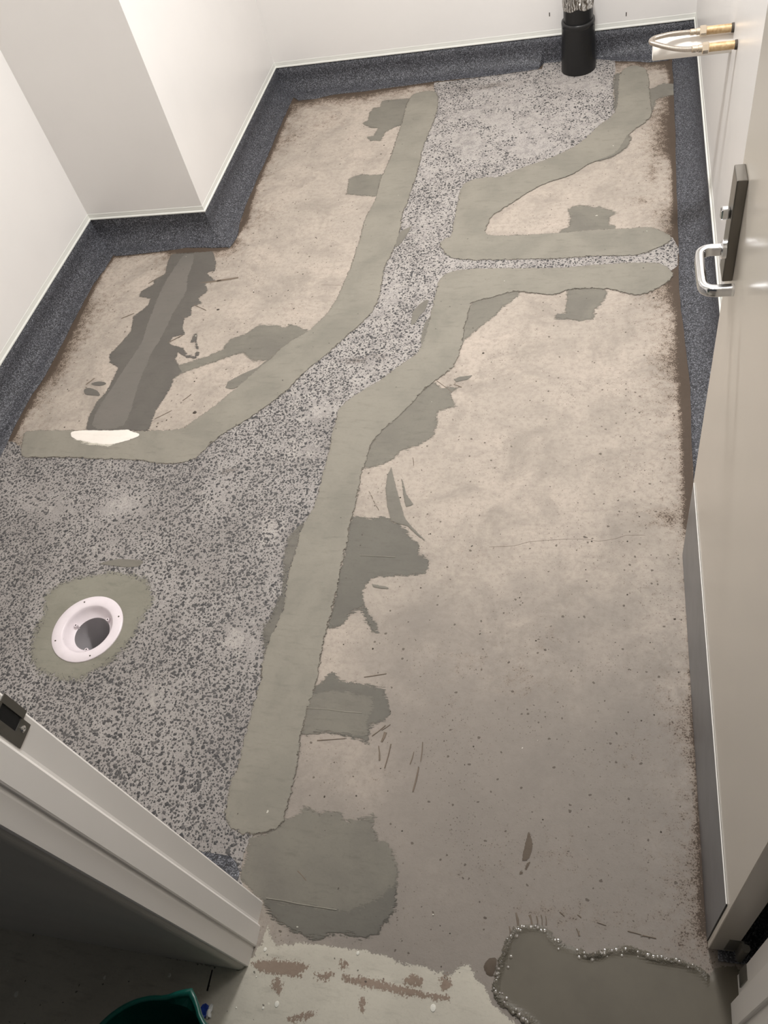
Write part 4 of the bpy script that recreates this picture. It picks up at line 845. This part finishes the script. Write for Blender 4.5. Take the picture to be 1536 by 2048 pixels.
lev = [(0.856, 0.012, LZ), (0.856, 0.030, LZ), (0.856, 0.040, LZ), (0.854, 0.048, LZ), (0.848, 0.055, LZ), (0.838, 0.0575, LZ), (0.82, 0.058, LZ), (0.79, 0.058, LZ),
       (0.772, 0.0575, LZ), (0.762, 0.055, LZ), (0.756, 0.048, LZ), (0.754, 0.040, LZ), (0.754, 0.030, LZ), (0.754, 0.012, LZ)]
dp('lever_handle', sweep(catmull(lev, 4), rr(0.014, 0.017, 0.45)), 'chrome', case, smooth=True, label='bright chrome lever with returned end')
bm, rings = lathe([(0.0155, 0), (0.0155, 0.006), (0.012, 0.008)], 24); bm.faces.new(rings[-1])
ro = dp('lever_rose', mesh(bm), 'chrome', case); ro.location = (0.856, 0.0160, LZ); ro.rotation_euler = (-math.pi/2, 0, 0)
sn = dp('snib_knob', box((0.862, 0.0162, 1.012), (0.876, 0.0300, 1.030), 0.003, 2), 'chrome', case, label='small chrome turn snib')
hg = dp('hinge', box((-0.0012, -0.0465, 0.022), (0.0006, -0.026, 0.108)), 'hinge', label='dull steel butt hinge')
kn = dp('hinge_knuckle', capped([(0.0070, 0.018), (0.0070, 0.112)], 16), 'hinge', hg); kn.location = (-0.012, -0.0525, 0)
dp('hinge_plate', box((-0.014, -0.0505, 0.022), (0.0, -0.046, 0.108)), 'hinge', hg)
# the other leaf is screwed to the jamb
link('hinge_leaf', box((0.2592, 0.300, 0.035), (0.2612, 0.326, 0.120)), M['hinge'], jr, label='dull steel hinge leaf')

# ------------------------------------------------------------------ floor drain
dr = empty('floor_drain', (DRAIN[0], DRAIN[1], 0), 'round white plastic floor drain flange set in the ground concrete', 'drain')
prof = [(0.1045, 0.0), (0.1045, 0.0048), (0.1035, 0.0060), (0.0765, 0.0052), (0.0735, 0.0038), (0.0705, -0.004), (0.066, -0.013), (0.0600, -0.020), (0.0540, -0.0245), (0.0520, -0.026)]
bm, rings = lathe(prof, 72)
link('flange', mesh(bm), M['drain'], dr, smooth=True)
bm, rings = lathe([(0.0520, -0.026), (0.0515, -0.030), (0.0515, -0.085), (0.0500, -0.0855), (0.0500, -0.26)], 56)
bm.faces.new(rings[-1])
link('throat_pipe', mesh(bm), M['throat'], dr, smooth=True, label='grey pipe inside the flange')
for x, y in ((-1.451, 0.968), (-1.3515, 0.991), (-1.379, 0.894)):
    v = Vector((x-DRAIN[0], y-DRAIN[1], 0)).normalized()*0.0565
    s = link('screw_post', capped([(0.0052, -0.030), (0.0052, -0.0135), (0.0046, -0.0125), (0.0026, -0.0125), (0.0024, -0.018)], 16, first=False), M['drain'], dr, smooth=False)
    s.location = (v.x, v.y, 0)
    h = link('screw_hole', capped([(0.0023, -0.0150), (0.0023, -0.0142)], 10), M['dark'], s)
for x, y in ((-1.4354, 1.0349), (-1.3029, 0.9946), (-1.3428, 0.8614), (-1.4734, 0.9031)):
    v = Vector((x-DRAIN[0], y-DRAIN[1], 0)).normalized()*0.093
    h = link('fixing_hole', capped([(0.0024, 0.0050), (0.0024, 0.0062)], 12), M['grit'], dr); h.location = (v.x, v.y, 0)

# ------------------------------------------------------------------ soil pipe
soil = empty('soil_pipe', (-0.161, 3.842, 0), 'black plastic soil pipe rising from the floor with silver taped top', 'pipe')
bm, rings = lathe([(0.074, 0.0), (0.0735, 0.02), (0.0715, 0.09), (0.069, 0.15), (0.0685, 0.185), (0.0672, 0.190)], 48)
link('socket', mesh(bm), M['black'], soil, smooth=True)
bm, rings = lathe([(0.0672, 0.184), (0.0695, 0.186), (0.0700, 0.196), (0.0690, 0.2045), (0.0660, 0.2065), (0.0610, 0.2065)], 48)
link('collar', mesh(bm), M['rubber'], soil, smooth=True, label='raised black collar')
bm, rings = lathe([(0.0605, 0.195), (0.0605, 0.275)], 48)
link('pipe_stub', mesh(bm), M['black'], soil, smooth=True)
bm, rings = lathe([(0.0612, 0.258), (0.0622, 0.262), (0.0628, 0.285), (0.060, 0.31), (0.050, 0.335), (0.034, 0.352), (0.012, 0.358)], 56); bm.faces.new(rings[-1])
for v in bm.verts:
    a = math.atan2(v.co.y, v.co.x); z = v.co.z
    k = 0.0035*math.sin(a*9+z*160)+0.003*math.sin(a*17-z*300)+0.002*math.sin(a*31+z*90)
    if z > 0.259: v.co.x *= 1+k*10*min(1, (z-0.259)/0.02); v.co.y *= 1+k*10*min(1, (z-0.259)/0.02)
    if z < 0.263: v.co.z += 0.006*math.sin(a*3)+0.003*math.sin(a*7)
link('tape_cap', mesh(bm), M['tape'], soil, label='crumpled silver tape wrap')

# ------------------------------------------------------------------ pipes at the right wall
def wall_pipe(loc, label):
    p = empty('copper_pipe', loc, label, 'pipe', 'copper supply stubs')
    link('pipe_body', capped([(0.0112, 0.0), (0.0112, -0.083)], 24, axis='x'), M['brass'], p, smooth=False)
    link('wall_stain', capped([(0.0128, 0.0), (0.0126, -0.006), (0.0112, -0.0075)], 24, axis='x'), M['grit'], p)
    bm, r = lathe([(0.0125, -0.073), (0.0145, -0.075), (0.0145, -0.089), (0.0125, -0.091)], 6, axis='x'); bm.faces.new(r[0]); bm.faces.new(r[-1])
    link('compression_nut', mesh(bm), M['nickel'], p, label='bright compression nut')
    return p
c1, c2 = (XR, 2.625, 0.660), (XR, 2.508, 0.668)
wall_pipe(c1, 'aged copper supply stub farther along the right wall, behind the white pipe')
wall_pipe(c2, 'aged copper supply stub nearer the camera, in front of the white pipe')
hose = empty('braided_hose', (0.21, 2.57, 0.667), 'braided steel hose looped between the two copper stubs', 'hose')
hp = [(0.212, 2.625, 0.660), (0.185, 2.625, 0.661), (0.150, 2.619, 0.664), (0.112, 2.601, 0.668), (0.098, 2.587, 0.670), (0.093, 2.572, 0.671), (0.100, 2.558, 0.672), (0.125, 2.538, 0.671), (0.155, 2.519, 0.670), (0.185, 2.509, 0.669), (0.212, 2.508, 0.668)]
off = Vector((0.21, 2.57, 0.667))
link('hose_body', sweep([p-off for p in catmull(hp, 6)], circle(0.0068, 14)), M['braid'], hose, smooth=True)
for c in (c1, c2):
    o = link('ferrule', capped([(0.0075, -0.118), (0.0086, -0.116), (0.0086, -0.107), (0.0078, -0.106), (0.0078, -0.101), (0.0095, -0.100), (0.0095, -0.091)], 20, axis='x'), M['nickel'], hose)
    o.location = Vector(c)-off
bm, rings = lathe([(0.0285, 0.0), (0.0285, -0.2155), (0.0262, -0.2165), (0.0250, -0.2155), (0.0250, -0.12)], 40, axis='x'); bm.faces.new(rings[-1])
w = link('waste_pipe', mesh(bm), M['pvc'], smooth=True, label='short white plastic waste pipe sticking out of the right wall', category='pipe')
w.location = (XR, 2.640, 0.615)

# ------------------------------------------------------------------ bucket in the hall, and the scrap beside it
BC = (-0.722, -0.030)
bk = empty('bucket', (BC[0], BC[1], 0.001), 'dark green plastic bucket with pouring lip on the hall floor', 'bucket')
def bucket_ring(r, z, spout, n=72):
    out = []
    for k in range(n):
        a = 2*math.pi*k/n; da = (a-math.radians(75)+math.pi) % (2*math.pi)-math.pi
        q = r+spout*max(0, 1-abs(da)/math.radians(17))
        out.append((q*math.cos(a), q*math.sin(a), z))
    return out
def skin(rs, closed=False):
    bm = bmesh.new(); R_ = [[bm.verts.new(p) for p in r] for r in rs]; n = len(R_[0])
    for A, B in list(zip(R_, R_[1:]))+([(R_[-1], R_[0])] if closed else []):
        for k in range(n): bm.faces.new((A[k], A[(k+1) % n], B[(k+1) % n], B[k]))
    return bm, R_
bm, R_ = skin([bucket_ring(0.100, 0.0, 0), bucket_ring(0.128, 0.262, 0.004), bucket_ring(0.1295, 0.276, 0.018), bucket_ring(0.1265, 0.276, 0.018), bucket_ring(0.125, 0.262, 0.004), bucket_ring(0.098, 0.004, 0)])
bm.faces.new(R_[0]); bm.faces.new(R_[-1])
link('body', mesh(bm), M['bucket'], bk)
bm, R_ = skin([bucket_ring(0.1285, 0.270, 0.012), bucket_ring(0.1345, 0.272, 0.022), bucket_ring(0.1350, 0.280, 0.024), bucket_ring(0.1325, 0.2835, 0.024), bucket_ring(0.1270, 0.2825, 0.022), bucket_ring(0.1260, 0.276, 0.018)], True)
link('rim', mesh(bm), M['bucket'], bk, smooth=True)
sc = empty('wrapper', (-0.760, 0.108, 0.002), 'small crumpled blue and white wrapper on the floor beside the bucket', 'wrapper')
bm = bmesh.new(); bmesh.ops.create_icosphere(bm, subdivisions=2, radius=1)
for v in bm.verts: v.co = Vector((v.co.x*0.010, v.co.y*0.013, 0.006+v.co.z*0.006))*(1+0.25*math.sin(v.co.x*5+v.co.y*7))
link('blue_film', mesh(bm), M['blue'], sc, label='blue film')
bm = bmesh.new(); bmesh.ops.create_icosphere(bm, subdivisions=2, radius=1)
for v in bm.verts: v.co = Vector((0.011+v.co.x*0.005, 0.001+v.co.y*0.014, 0.005+v.co.z*0.005))*(1+0.2*math.sin(v.co.y*9))
link('white_film', mesh(bm), M['whitefilm'], sc, label='white film')
